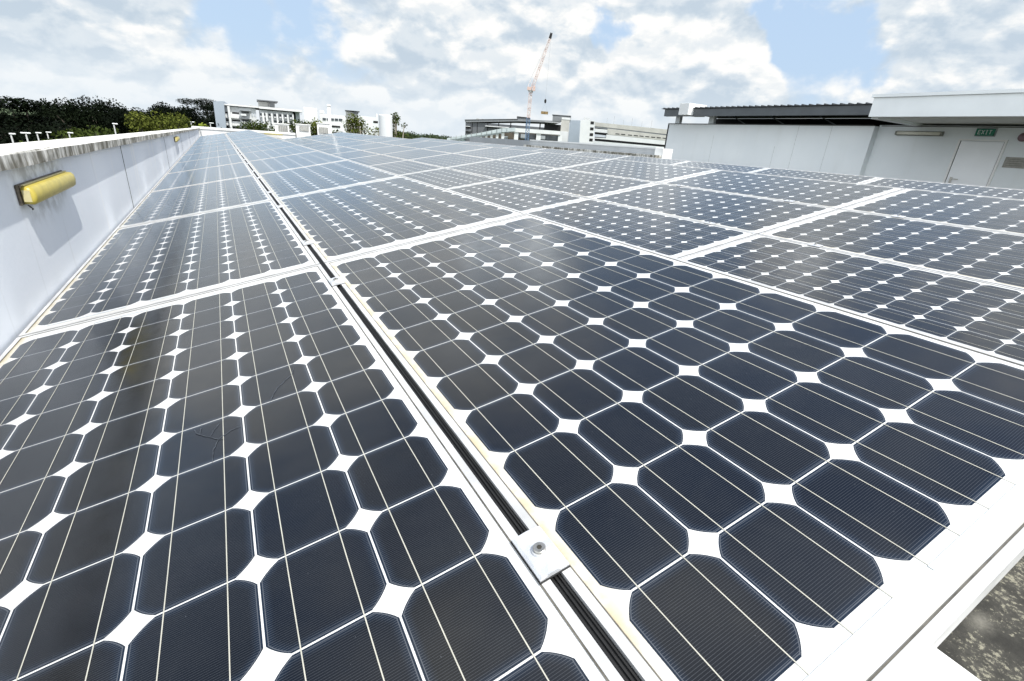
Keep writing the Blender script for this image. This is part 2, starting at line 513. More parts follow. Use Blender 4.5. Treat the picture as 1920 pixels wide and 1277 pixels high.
# ---------------------------------------------------------------- mesh helpers
class MB:
    def __init__(self):
        self.v = []; self.f = []; self.mi = []; self.uvs = {}

    def add(self, vs, fs, mi=0):
        o = len(self.v)
        self.v += [tuple(p) for p in vs]
        for f in fs:
            self.f.append(tuple(i + o for i in f)); self.mi.append(mi)

    def box(self, x0, x1, y0, y1, z0, z1, mi=0, mat=None):
        p = [Vector((x, y, z)) for z in (z0, z1) for y in (y0, y1) for x in (x0, x1)]
        if mat is not None:
            p = [mat @ q for q in p]
        self.add(p, [(0, 2, 3, 1), (4, 5, 7, 6), (0, 1, 5, 4), (2, 6, 7, 3), (0, 4, 6, 2), (1, 3, 7, 5)], mi)

    def quad(self, a, b, c, d, mi=0):
        self.add([a, b, c, d], [(0, 1, 2, 3)], mi)

    def bar(self, a, b, w, h=None, mi=0):
        a = Vector(a); b = Vector(b); h = h or w
        d = (b - a).normalized()
        up = Vector((0, 0, 1)) if abs(d.z) < 0.95 else Vector((1, 0, 0))
        s = d.cross(up).normalized() * (w / 2)
        t = s.normalized().cross(d).normalized() * (h / 2)
        p = [a - s - t, a + s - t, a + s + t, a - s + t, b - s - t, b + s - t, b + s + t, b - s + t]
        self.add(p, [(0, 3, 2, 1), (4, 5, 6, 7), (0, 1, 5, 4), (1, 2, 6, 5), (2, 3, 7, 6), (3, 0, 4, 7)], mi)

    def tube(self, pts, rads, seg=8, mi=0, cap=True):
        pts = [Vector(p) for p in pts]
        rings = []
        for i, p in enumerate(pts):
            d = (pts[min(i + 1, len(pts) - 1)] - pts[max(i - 1, 0)]).normalized()
            up = Vector((0, 0, 1)) if abs(d.z) < 0.9 else Vector((1, 0, 0))
            s = d.cross(up).normalized(); t = s.cross(d).normalized()
            r = rads[i] if hasattr(rads, '__len__') else rads
            rings.append([p + (s * math.cos(a) + t * math.sin(a)) * r for a in (2 * PI * k / seg for k in range(seg))])
        vs = [q for r_ in rings for q in r_]
        fs = []
        for i in range(len(rings) - 1):
            for k in range(seg):
                a = i * seg + k; b = i * seg + (k + 1) % seg
                fs.append((a, b, b + seg, a + seg))
        if cap:
            fs.append(tuple(range(seg))[::-1])
            fs.append(tuple(range((len(rings) - 1) * seg, len(rings) * seg)))
        self.add(vs, fs, mi)

    def prism(self, poly, axis_from, axis_to, mi=0):
        """poly: list of Vector, swept from offset a to offset b"""
        n = len(poly)
        a = [Vector(p) + Vector(axis_from) for p in poly]; b = [Vector(p) + Vector(axis_to) for p in poly]
        fs = [tuple(range(n))[::-1], tuple(range(n, 2 * n))]
        for i in range(n):
            j = (i + 1) % n
            fs.append((i, j, j + n, i + n))
        self.add(a + b, fs, mi)

    def mesh(self, name, mats):
        me = bpy.data.meshes.new(name)
        me.from_pydata(self.v, [], self.f)
        for mt in (mats if isinstance(mats, (list, tuple)) else [mats]):
            me.materials.append(M[mt] if isinstance(mt, str) else mt)
        me.polygons.foreach_set('material_index', self.mi)
        me.update()
        return me

    def build(self, name, mats, parent=None, smooth=False):
        me = self.mesh(name, mats)
        if smooth:
            me.shade_smooth()
        return place(name, me, parent)


def place(name, me, parent=None):
    o = bpy.data.objects.new(name, me)
    col.objects.link(o)
    if parent:
        o.parent = parent
    return o


def tag(o, label=None, cat=None, group=None, kind=None):
    if label: o['label'] = label
    if cat: o['category'] = cat
    if group: o['group'] = group
    if kind: o['kind'] = kind
    return o


def empty(name, loc=(0, 0, 0), rz=0.0, label=None, cat=None, group=None):
    o = bpy.data.objects.new(name, None)
    o.empty_display_size = 0.1
    col.objects.link(o)
    o.location = loc
    o.rotation_euler = (0, 0, rz)
    return tag(o, label, cat, group)


def children_of(o):
    return [c for c in col.objects if c.parent == o]


def bevel(o, w, seg=2):
    md = o.modifiers.new('bevel', 'BEVEL')
    md.width = w; md.segments = seg; md.limit_method = 'ANGLE'
    md.angle_limit = R(40)
    return o


ORD = ['nearest', 'second', 'third', 'fourth', 'fifth', 'sixth', 'seventh', 'eighth', 'ninth', 'tenth', 'eleventh', 'twelfth', 'thirteenth', 'fourteenth', 'fifteenth']

# ---------------------------------------------------------------- setting: ground, roof deck
DECK = -0.75
GROUND = -16.0
b = MB()
b.quad((-6000, -6000, GROUND), (6000, -6000, GROUND), (6000, 6000, GROUND), (-6000, 6000, GROUND))
tag(b.build('ground', 'grass'), kind='structure')
b = MB()
b.quad((-45, 30, GROUND + .01), (-14, 30, GROUND + .01), (-14, 90, GROUND + .01), (-45, 90, GROUND + .01))
tag(b.build('car_park_ground', 'asphalt'), kind='structure')
b = MB()
b.box(-1.05, 30, -8, 40, -15.99, DECK)
tag(b.build('roof_deck', 'deck'), kind='structure')

# ---------------------------------------------------------------- solar panels
T1, T2, T3 = 0.1981, 0.1792, 0.185
PW, PL = 0.7965, 1.6245
CPX, CPY = 0.1250, 0.1270
CS = 0.1225
RAD = 0.0739


def panel_meshes():
    # frame: four bars with mitred look (butted), lip proud of the glass
    f = MB()
    w, d = 0.0105, 0.026
    x, y = PW / 2, PL / 2
    f.box(-x, -x + w, -y, y, -d, 0.0018)
    f.box(x - w, x, -y, y, -d, 0.0018)
    f.box(-x + w, x - w, -y, -y + w, -d, 0.0018)
    f.box(-x + w, x - w, y - w, y, -d, 0.0018)
    fm = f.mesh('frame', 'frame')
    # laminate
    l = MB()
    xi, yi = x - w, y - w
    l.box(-xi, xi, -yi, yi, -0.006, 0.0)
    lm = l.mesh('backsheet', 'backsheet')
    uvl = lm.uv_layers.new(name='panel')
    for li in range(len(lm.loops)):
        co = lm.vertices[lm.loops[li].vertex_index].co
        uvl.data[li].uv = ((co.x + x) / PW, (co.y + y) / PL)
    # cells
    c = MB()
    h = CS / 2
    hx = (CPX - 0.0024) / 2; hy = (CPY - 0.0022) / 2
    ax = math.sqrt(RAD ** 2 - hx ** 2)
    loc = []
    a0 = math.atan2(ax, hx); a1 = math.atan2(hy, math.sqrt(RAD ** 2 - hy ** 2))
    for q in range(4):
        arc = [a0 + (a1 - a0) * i / 5 for i in range(6)]
        pts = [(RAD * math.cos(a), RAD * math.sin(a)) for a in arc]
        if q == 1: pts = [(-px_, py_) for px_, py_ in pts[::-1]]
        if q == 2: pts = [(-px_, -py_) for px_, py_ in pts]
        if q == 3: pts = [(px_, -py_) for px_, py_ in pts[::-1]]
        loc += pts
    n = len(loc)
    cuv = []; puv = []
    for i in range(6):
        for j in range(12):
            cx = (i - 2.5) * CPX; cy = (j - 5.5) * CPY
            c.add([(cx + p[0], cy + p[1], 0.0004) for p in loc], [tuple(range(n))])
            cuv += [(p[0] / (2 * hx) + .5, p[1] / (2 * hy) + .5) for p in loc]
            puv += [((i + .5) / 6, (j + .5) / 12)] * n
    cm = c.mesh('cells', 'cell')
    u1 = cm.uv_layers.new(name='cell'); u2 = cm.uv_layers.new(name='panel')
    for li in range(len(cm.loops)):
        vi = cm.loops[li].vertex_index
        u1.data[li].uv = cuv[vi]; u2.data[li].uv = puv[vi]
    # busbars and end interconnects
    r = MB()
    e = 6 * CPY
    for i in range(6):
        for sx in (-.25, .25):
            xx = (i - 2.5) * CPX + sx * CPX
            r.quad((xx - .0006, -e - .011, .0008), (xx + .0006, -e - .011, .0008), (xx + .0006, e + .011, .0008), (xx - .0006, e + .011, .0008), 0)
    for k, pairs in ((-1, ((0, 1), (2, 3), (4, 5))), (1, ((1, 2), (3, 4)))):
        for i, j in pairs:
            xa = (i - 2.5) * CPX - .25 * CPX - .002; xb = (j - 2.5) * CPX + .25 * CPX + .002
            ya = k * (e + .011); yb = k * (e + .017)
            y0, y1 = min(ya, yb), max(ya, yb)
            r.quad((xa, y0, .0010), (xb, y0, .0010), (xb, y1, .0010), (xa, y1, .0010), 1)
    rm = r.mesh('busbars', ['ribbon', 'interconnect'])
    # dark sealant: inner edge of the frame lip and the joint to the next panel
    q = MB()
    g = .0019
    z = .0012
    for x0_, x1_, y0_, y1_ in ((-xi, -xi + g, -yi, yi), (xi - g, xi, -yi, yi), (-xi + g, xi - g, -yi, -yi + g), (-xi + g, xi - g, yi - g, yi)):
        q.quad((x0_, y0_, z), (x1_, y0_, z), (x1_, y1_, z), (x0_, y1_, z))
    q.box(-x, x, y + .0002, y + .0098, -.020, .0002, 1)
    qm = q.mesh('seal', ['seal', 'joint'])
    return fm, lm, cm, rm, qm


PM = panel_meshes()


def panel(loc, tilt, label, group):
    root = bpy.data.objects.new('solar_panel', None)
    root.empty_display_size = 0.1
    col.objects.link(root)
    root.location = loc
    root.rotation_euler = (0, -tilt, 0)
    tag(root, label, 'solar panel', group)
    for nm, me in zip(('frame', 'backsheet', 'cells', 'busbars', 'seal'), PM):
        place(nm, me, root)
    return root


YP1, YP2 = 1.6345, 1.6345
Y_AB = -0.7615                      # centre of the nearest row of the first table
rng = random.Random(5)


def on(t, x0, z0, a, y, n=0.0):
    return Vector((x0 + a * math.cos(t) - n * math.sin(t), y, z0 + a * math.sin(t) + n * math.cos(t)))


def column(t, x0, z0, a, y0, yp, n, where, group, first=0):
    for k in range(n):
        jz = rng.uniform(-.0012, .0012) if k else 0
        panel(on(t, x0, z0, a, y0 + k * yp, jz), t, ('nearest panel in %s' % where) if k == 0 else '%s panel from the near end in %s' % (ORD[k], where), group)


aA = -(5.884 / 2 + 0.4811) * 0.1275 - 0.0
aB = 5.884 / 2 * 0.1275
G1 = 'solar panels on the table beside the parapet wall'
G2 = 'solar panels on the middle table'
G3 = 'solar panels on the far table'
column(T1, 0, 0, aA, Y_AB, YP1, 13, 'the column touching the stained parapet wall', G1)
column(T1, 0, 0, aB, Y_AB, YP1, 13, 'the column just right of the wide black gap', G1)
XC, ZC = 13.105 * .1275, -0.992 * .1275
CP2 = 0.806
aC = [5.884 / 2 * .1275 - .014 + k * CP2 for k in range(3)]
YC0 = 0.8776 * .1275 - 0.765
for k, w in enumerate(('the column half hidden by the first table', 'the central column of the middle table', 'the right column of the middle table')):
    column(T2, XC, ZC, aC[k], YC0, YP2, 13, w, G2)
XD, ZD = 51.49 * .1275, 1.289 * .1275
YD0 = 14.329 * .1275 - 0.765
aD = [5.884 / 2 * .1275 - k * CP2 for k in (2, 1, 0)]
column(T3, XD, ZD, aD[2], YD0 - YP2, YP2, 13, 'the farthest column, beside the right building', G3)
column(T3, XD, ZD, aD[1], YD0 - YP2, YP2, 13, 'the far table column below the farthest one', G3)
column(T3, XD, ZD, aD[0], YD0 - YP2, YP2, 13, 'the lowest far table column behind the middle table', G3)

# dried runs left on the near left panel


def on_panel(u, v, t):
    n = Vector((-math.sin(t), 0, math.cos(t)))
    r = ray(u, v)
    return CP + r * ((n * .0014 - CP).dot(n) / r.dot(n))


M['smear'] = simple('dried_smear', (0.050, 0.058, 0.070), 0.5, 0.3, 60)
for lab, runs in (('single curved dried run on a cell of the near left panel', [[(550.5, 689), (549, 700), (535, 713), (520, 727), (512, 740), (507, 752)]]),
                  ('branching dried run across a cell of the near left panel', [[(364, 806), (369, 813), (387, 818), (409, 823), (418, 823)], [(409, 823), (434, 806), (451, 799)], [(377, 803), (375, 813), (372, 815)], [(411, 794), (400, 808), (394, 818)], [(409, 823), (400, 845), (398, 868)]])):
    b = MB()
    for run in runs:
        P_ = [on_panel(u, v, T1) for u, v in run]
        fine = []
        for i in range(len(P_) - 1):
            for k in range(6):
                fine.append(P_[i].lerp(P_[i + 1], k / 6) + Vector((rng.uniform(-.0008, .0008), rng.uniform(-.0008, .0008), 0)))
        fine.append(P_[-1])
        for i in range(len(fine) - 1):
            b.bar(fine[i], fine[i + 1], rng.uniform(.0005, .0014), .0003)
    tag(b.build('dried_smear', 'smear'), lab, 'stain', 'dried runs on the near left panel')

# rubber strips down in the gaps, rails and posts under the tables


def strip(t, x0, z0, a, w, y0, y1, label):
    s = MB()
    mt = Matrix.Translation(on(t, x0, z0, a, 0)) @ Matrix.Rotation(-t, 4, 'Y')
    s.box(-w / 2, w / 2, y0, y1, -.036, -.0050, 0, mt)
    for q in (-.3, 0, .3):
        s.box(w * q - .0009, w * q + .0009, y0, y1, -.0050, -.0025, 0, mt)
    tag(s.build('rubber_strip', 'rubber'), label, 'strip')


aG1 = (aA + aB) / 2
strip(T1, 0, 0, aG1, .0148, -1.583, 19.78, 'long black rubber strip down in the wide gap between the first two columns')
strip(T2, XC, ZC, (aC[0] + aC[1]) / 2, .0090, YC0 - .817, YC0 + 20.5, 'thin dark strip between the half hidden and central columns of the middle table')
strip(T2, XC, ZC, (aC[1] + aC[2]) / 2, .0090, YC0 - .817, YC0 + 20.5, 'thin dark strip between the central and right columns of the middle table')


def support(t, x0, z0, a0, a1, y0, y1, label):
    root = empty('mounting_frame', on(t, x0, z0, (a0 + a1) / 2, y0), 0, label, 'mounting frame', 'frames under the panel tables')
    o = root.location
    for a in (a0 + .15, a1 - .15):
        p = on(t, x0, z0, a, 0, -.075) - o
        r = MB()
        r.box(p.x - .02, p.x + .02, y0 - o.y, y1 - o.y, p.z - .03, p.z + .03)
        r.build('rail', 'galv', root)
        yy = y0 + .4
        while yy < y1:
            r = MB()
            r.box(p.x - .025, p.x + .025, yy - o.y - .025, yy - o.y + .025, DECK - o.z, p.z - .031)
            r.box(p.x - .07, p.x + .07, yy - o.y - .07, yy - o.y + .07, DECK - o.z + .001, DECK - o.z + .012)
            r.build('post', 'galv', root)
            yy += 3.28
    return root


support(T1, 0, 0, aA - PW / 2, aB + PW / 2, -1.5, 19.7, 'galvanised rails and posts under the first panel table by the parapet wall')
support(T2, XC, ZC, aC[0] - PW / 2, aC[2] + PW / 2, -1.35, 19.6, 'galvanised rails and posts under the middle panel table')
support(T3, XD, ZD, aD[0] - PW / 2, aD[2] + PW / 2, -1.1, 19.7, 'galvanised rails and posts under the far panel table')


# clamps
def clamp_meshes():
    w = .0205
    c = MB()
    # top plate, slightly arched, with bent skirts
    prof = [(-.0185, .0018), (-.0185, .0056), (-.0155, .0074), (0, .0084), (.0155, .0074), (.0185, .0056), (.0185, .0018)]
    L = .030
    n = len(prof)
    vs = [(p[0], -L, p[1]) for p in prof] + [(p[0], L, p[1]) for p in prof]
    fs = [tuple(range(n))[::-1], tuple(range(n, 2 * n))] + [(i, (i + 1) % n, (i + 1) % n + n, i + n) for i in range(n)]
    c.add(vs, fs)
    cm = c.mesh('plate', 'aluminium')
    s = MB()
    s.box(-.0066, -.0050, -L + .002, L - .002, -.0024, .0018)
    s.box(.0050, .0066, -L + .002, L - .002, -.0024, .0018)
    sm = s.mesh('channel', 'aluminium')
    s.box(-.0200, .0185, -L - .0016, L + .0016, .0018, .0030, 1)
    sm = s.mesh('channel', ['aluminium', 'rubber'])
    bo = MB()
    bo.tube([(0, 0, .0080), (0, 0, .0100)], [.0095, .0090], 20, 1)
    bo.tube([(0, 0, .0100), (0, 0, .0128), (0, 0, .0134)], [.0072, .0072, .0064], 20, 0)
    bo.tube([(0, 0, .0130), (0, 0, .0137)], .0030, 6, 2)
    bm = bo.mesh('bolt', ['steel', 'aluminium', 'hole'])
    return cm, sm, bm


CMS = clamp_meshes()


def clamp(t, x0, z0, a, y, label, group):
    root = bpy.data.objects.new('panel_clamp', None)
    root.empty_display_size = .03
    col.objects.link(root)
    root.location = on(t, x0, z0, a, y)
    root.rotation_euler = (0, -t, 0)
    tag(root, label, 'clamp', group)
    for nm, me in zip(('plate', 'channel', 'bolt'), CMS):
        place(nm, me, root)


k = 0
for i in range(13):
    yc = Y_AB + i * YP1
    for dy in (-.548, .578) if i == 0 else (-.49, .49):
        clamp(T1, 0, 0, aG1, yc + dy, ('%s aluminium clamp' % ORD[k] if k < 15 else 'far aluminium clamp beyond the fifteenth') + ' from the near end along the wide black gap', 'clamps along the wide black gap')
        k += 1
for gi, nm in ((0, 'the left dark seam, middle table'), (1, 'the right dark seam, middle table')):
    k = 0
    for i in range(13):
        yc = YC0 + i * YP2
        for dy in (-.55, .47) if i == 0 else (-.47, .55):
            clamp(T2, XC, ZC, (aC[gi] + aC[gi + 1]) / 2, yc + dy, '%s small clamp from the near end on %s' % (ORD[k], nm) if k < 15 else 'far small clamp on %s, past the fifteenth' % nm, 'clamps on ' + nm)
            k += 1

# ---------------------------------------------------------------- parapet wall on the left
WX = -0.83
Y0W, Y1W = -7.0, 20.3


def zc(y):      # underside of the coping, falling slightly away from the camera
    return 0.248 - 0.0094 * y


pw = empty('parapet_wall', (WX, Y0W, DECK), 0, 'long pale blue grey parapet wall with mossy coping left of the panels', 'wall')
o = Vector(pw.location)
b = MB()
ys = [Y0W + (Y1W - Y0W) * i / 20 for i in range(21)]
poly = [(WX - .19, y) for y in ys]
for i in range(20):
    ya, yb = ys[i], ys[i + 1]
    p = [Vector((x, y, z)) - o for x, y, z in ((WX - .14, ya, DECK), (WX, ya, DECK), (WX, ya, zc(ya)), (WX - .14, ya, zc(ya)), (WX - .14, yb, DECK), (WX, yb, DECK), (WX, yb, zc(yb)), (WX - .14, yb, zc(yb)))]
    b.add(p, [(1, 5, 6, 2), (0, 3, 7, 4), (2, 6, 7, 3)] + ([(0, 1, 2, 3)] if i == 0 else []) + ([(4, 7, 6, 5)] if i == 19 else []))
b.build('wall', 'wall_paint', pw)
b = MB()
rr = random.Random(3)
ns = 90
yc_ = [Y0W + (Y1W - Y0W) * i / ns for i in range(ns + 1)]
jit = [rr.uniform(-.0022, .0022) for _ in yc_]
for i in range(ns):
    ya, yb = yc_[i], yc_[i + 1]
    q = []
    for y, j in ((ya, jit[i]), (yb, jit[i + 1])):
        z = zc(y)
        q += [(WX - .155, y, z + .001), (WX + .031, y, z + .001 + j), (WX + .031 + j, y, z + .038 + j), (WX + .026, y, z + .043), (WX - .07, y, z + .044), (WX - .155, y, z + .036)]
    q = [Vector(p) - o for p in q]
    fs = [(k2, k2 + 6, (k2 + 1) % 6 + 6, (k2 + 1) % 6) for k2 in range(6)]
    if i == 0: fs.append((0, 1, 2, 3, 4, 5))
    if i == ns - 1: fs.append((11, 10, 9, 8, 7, 6))
    b.add(q, fs)
b.build('coping', 'coping', pw)
for y in (2.5, 5.75, 9.0, 12.3, 15.5):
    b = MB()
    rj = random.Random(int(y * 10))
    zz = DECK
    while zz < zc(y) - .005:
        z2 = min(zz + .03, zc(y))
        jx = rj.uniform(-.0012, .0012)
        b.box(WX + .0005 - o.x, WX + .0022 - o.x, y + jx - .0032 - o.y, y + jx + .0032 - o.y, zz - o.z, z2 - o.z)
        zz = z2
    b.build('joint', 'joint', pw)


def wall_lamp(y0, y1, z0, z1, label):
    root = empty('wall_light', (WX, (y0 + y1) / 2, z0), 0, label, 'light fitting', 'yellowed lights on the parapet wall')
    o = Vector(root.location)
    h = z1 - z0
    L = (y1 - y0) / 2
    b = MB()
    b.box(.001, .007, -L - .012, L - .02, .002, h + .004)
    b.box(.007, .012, -L + .004, L - .02, .006, h + .002)
    bevel(b.build('back_plate', 'bracket', root), .002)
    b = MB()
    prof = [(.010, .003), (.030, .002), (.039, .010), (.042, h * .5), (.039, h - .010), (.031, h - .002), (.010, h - .001)]
    n = len(prof)
    st = [(-L, .72), (-L + .006, .94), (-L + .016, 1), (L - .03, 1), (L - .012, .93), (L - .002, .72), (L, .5)]
    vs = []
    for yy, sc in st:
        for px_, pz_ in prof:
            vs.append((.010 + (px_ - .010) * sc, yy, h / 2 + (pz_ - h / 2) * sc))
    fs = [tuple(range(n)), tuple(range((len(st) - 1) * n, len(st) * n))[::-1]]
    for i in range(len(st) - 1):
        for k2 in range(n):
            a = i * n + k2; c2 = i * n + (k2 + 1) % n
            fs.append((a, a + n, c2 + n, c2))
    b.add(vs, fs)
    b.build('diffuser', 'yellow', root, True)
    b = MB()
    b.box(.010, .0175, -L + .01, L - .015, h - .0005, h + .002)
    b.box(.012, .030, -L - .002, -L + .0, .012, h - .012)
    b.build('trim', 'cream', root)
    b = MB()
    b.tube([(.012, -L + .02, 0), (.020, -L + .024, -.012), (.016, -L + .034, -.016)], .002, 6)
    b.build('clip', 'joint', root)


wall_lamp(.42, .975, .130, .188, 'near yellowed plastic wall light with a rusty back on the shaded parapet')
wall_lamp(7.35, 7.95, .075, .135, 'small far yellowed wall light halfway along the parapet wall')

# far end wall
fw = empty('end_wall', (WX, 20.3, DECK), 0, 'white sunlit end wall closing the roof behind the parapet corner', 'wall')
b = MB(); b.box(.003, 3.2, .0, .2, 0, .80 + .02); b.build('wall', 'white_wall', fw)
b = MB(); b.box(-.2, 3.2, -.03, .26, .823, .895); b.build('coping', 'white_wall', fw)
b = MB(); b.box(.05, .075, -.045, -.031, 0, .80); b.build('pipe', 'grey_paint', fw)


# ---------------------------------------------------------------- things placed on vertical planes facing the camera
class Face:
    """a vertical plane D metres away through photo pixel (u, v); local x = right along it, y = away, z = up from base"""

    def __init__(self, u, v, D, base=GROUND, turn=0.0):
        self.p = at(u, v, D)
        r = self.p - CP
        a = math.atan2(r.y, r.x) - PI / 2 + turn
        self.rz = a
        self.right = Vector((math.cos(a), math.sin(a), 0))
        self.away = Vector((-math.sin(a), math.cos(a), 0))
        self.base = base
        self.o = Vector((self.p.x, self.p.y, base))

    def root(self, name, label, cat, group=None):
        return empty(name, self.o, self.rz, label, cat, group)

    def pt(self, u, v, d=0.0):
        r = ray(u, v)
        t = ((self.o + self.away * d) - CP).dot(self.away) / r.dot(self.away)
        q = CP + r * t - self.o
        return q.dot(self.right), q.z

    def rect(self, b, u0, v0, u1, v1, d0, d1, mi=0, zmin=None):
        """box whose front face (at depth d0) has its top-left and bottom-right corners at the given pixels"""
        s0, z1 = self.pt(u0, v0, d0); s1, z0 = self.pt(u1, v1, d0)
        if zmin is not None: z0 = zmin
        b.box(min(s0, s1), max(s0, s1), d0, d1, min(z0, z1), max(z0, z1), mi)
        return s0, s1, z0, z1

    def quadbox(self, b, pts, d0, d1, mi=0):
        """prism whose front outline is the pixel polygon"""
        P2 = [self.pt(u, v, d0) for u, v in pts]
        n = len(P2)
        vs = [(s, d0, z) for s, z in P2] + [(s, d1, z) for s, z in P2]
        fs = [tuple(range(n)), tuple(range(n, 2 * n))[::-1]] + [(i + n, (i + 1) % n + n, (i + 1) % n, i) for i in range(n)]
        b.add(vs, fs, mi)


def part(name, mats, root, fn, smooth=False):
    b = MB()
    fn(b)
    return b.build(name, mats, root, smooth)


# ---- right building: penthouse with canopy, exit door
XF = 17.0
pb = empty('rooftop_building', (XF, 4.5, DECK), 0, 'pale grey rooftop building with deep white canopy and exit door at right', 'building')
o = Vector(pb.location)


def bx(b, x0, x1, y0, y1, z0, z1, mi=0):
    b.box(x0 - o.x, x1 - o.x, y0 - o.y, y1 - o.y, z0 - o.z, z1 - o.z, mi)


part('wall', 'facade', pb, lambda b: bx(b, XF, XF + 6, -3.0, 6.86, DECK, 1.62))
part('canopy_slab', 'soffit', pb, lambda b: bx(b, 14.65, XF + 6, -3.0, 5.80, 1.665, 1.80))
part('wall_joint', 'joint', pb, lambda b: bx(b, XF - .012, XF, -3.0, 6.80, 1.585, 1.605))
def fas(b):
    bx(b, 14.5, 14.65, -3.0, 5.97, 1.64, 2.085)
    bx(b, 14.65, XF + 6, 5.80, 5.97, 1.60, 2.085)
    bx(b, 14.653, XF + 6, -3.0, 5.797, 1.803, 2.06)
part('fascia', 'fascia', pb, fas)
part('roof_cap', 'fascia', pb, lambda b: bx(b, 14.46, XF + 6.1, -3.0, 6.02, 2.088, 2.16))
dr = part('door', 'door_paint', pb, lambda b: bx(b, XF - .03, XF - .002, 3.85, 4.735, DECK + .01, 1.245))
bevel(dr, .004)
def hnd(b):
    bx(b, XF - .062, XF - .03, 4.615, 4.66, .20, .34)
    bx(b, XF - .085, XF - .062, 4.47, 4.65, .285, .305)
    b.tube([(XF - .062 - o.x, 4.64 - o.y, .21 - o.z), (XF - .07 - o.x, 4.64 - o.y, .21 - o.z)], .022, 10)
part('handle', 'steel', dr, hnd)
def dfr(b):
    bx(b, XF - .05, XF - .0, 3.79, 3.835, DECK, 1.30)
    bx(b, XF - .05, XF - .0, 4.75, 4.795, DECK, 1.30)
    bx(b, XF - .05, XF - .0, 3.835, 4.75, 1.258, 1.30)
part('door_frame', 'white_metal', pb, dfr)
part('door_gap', 'black', pb, lambda b: (bx(b, XF - .018, XF - .001, 3.8353, 3.8497, DECK, 1.25), bx(b, XF - .018, XF - .001, 4.7353, 4.7497, DECK, 1.25)))

tl = empty('tube_light', (XF, 5.76, 1.36), 0, 'long fluorescent tube light high on the wall left of the exit sign', 'light fitting')
part('tray', 'tube_base', tl, lambda b: b.box(-.05, -.001, -.57, .57, -.01, .11))
def tub(b): b.tube([(-.085, -.53, .05), (-.085, .53, .05)], .042, 12)
part('tube', 'tube', tl, tub, True)
part('end_cap', 'tube_base', tl, lambda b: (b.box(-.13, -.05, -.57, -.53, .0, .10), b.box(-.13, -.05, .53, .57, .0, .10)))

es = empty('exit_sign', (XF, 4.30, 1.385), 0, 'green exit sign with white lettering above the door', 'sign')
eb = part('sign_box', 'sign_green', es, lambda b: b.box(-.07, -.001, -.19, .19, 0, .165))
bevel(eb, .006)
part('shade_plate', 'grey_paint', es, lambda b: b.box(-.03, -.002, -.215, .205, -.015, .18))


def letters(root, text, y_left, z0, h, w, gap, x, th):
    # strokes on a unit grid, drawn as thin raised bars (facing -x; reading direction is -y)
    S = {'E': [(0, 0, 0, 1), (0, 0, 1, 0), (0, .5, .85, .5), (0, 1, 1, 1)], 'X': [(0, 0, 1, 1), (0, 1, 1, 0)], 'I': [(.5, 0, .5, 1), (.2, 0, .8, 0), (.2, 1, .8, 1)], 'T': [(.5, 0, .5, 1), (0, 1, 1, 1)]}
    b = MB()
    y = y_left
    for ch in text:
        for a0, b0, a1, b1 in S[ch]:
            p = Vector((x, y - a0 * w, z0 + b0 * h)); q = Vector((x, y - a1 * w, z0 + b1 * h))
            b.bar(p, q, .004 if False else th, th)
        y -= w + gap
    return b.build('lettering', 'sign_white', root)


letters(es, 'EXIT', .135, .038, .09, .05, .024, -.072, .013)

nb = empty('notice_plate', (XF, 3.50, .66), 0, 'grey notice plate on the wall right of the exit door', 'sign')
bevel(part('plate', 'notice', nb, lambda b: b.box(-.02, -.001, -.22, .20, 0, .25)), .003)
def nlines(b):
    for i, (a, c2) in enumerate(((-.17, .15), (-.15, .16), (-.17, .10), (-.10, .15))):
        b.box(-.0215, -.0202, a, c2, .05 + i * .048, .062 + i * .048)
part('faded_marks', 'notice_dark', nb, nlines)
ab = empty('alarm_bell', (XF, 3.53, 1.37), 0, 'small round alarm bell on the wall at the right edge', 'alarm bell')
part('gong', 'bell', ab, lambda b: b.tube([(-.01, 0, 0), (-.05, 0, 0), (-.075, 0, 0), (-.082, 0, 0)], [.10, .10, .07, .03], 20), True)
part('back_box', 'grey_paint', ab, lambda b: b.box(-.0098, -.001, -.07, .07, -.07, .07))

# ---- the long shed left of it
sh = empty('plant_shed', (16.7, 10.8, DECK), 0, 'long grey wall shed under a dark corrugated metal roof', 'shed')
o = Vector(sh.location)
part('wall', 'facade', sh, lambda b: bx(b, 16.75, 17.25, 6.862, 15.05, DECK, 1.575))
part('back_wall', 'black', sh, lambda b: (bx(b, 19.5, 19.6, 6.87, 15.05, DECK, 2.0), bx(b, 16.96, 19.49, 14.9, 15.05, DECK, 1.57)))  # black puts the darkness of the recess under the roof into the colour
part('wall_joint', 'shed_joint', sh, lambda b: [bx(b, 16.745, 16.7503, y - .006, y + .006, DECK, z) for y, z in ((8.1, 1.57), (9.2, 1.57), (9.9, .9), (12.6, 1.2))])
part('flashing', 'joint', sh, lambda b: bx(b, 16.70, 16.78, 6.87, 15.08, 1.578, 1.600))
part('corner_trim', 'black', sh, lambda b: bx(b, 16.72, 16.95, 15.053, 15.09, DECK, 1.57))
part('gutter', 'gutter', sh, lambda b: bx(b, 16.15, 16.33, 6.0, 14.85, 1.83, 2.085))
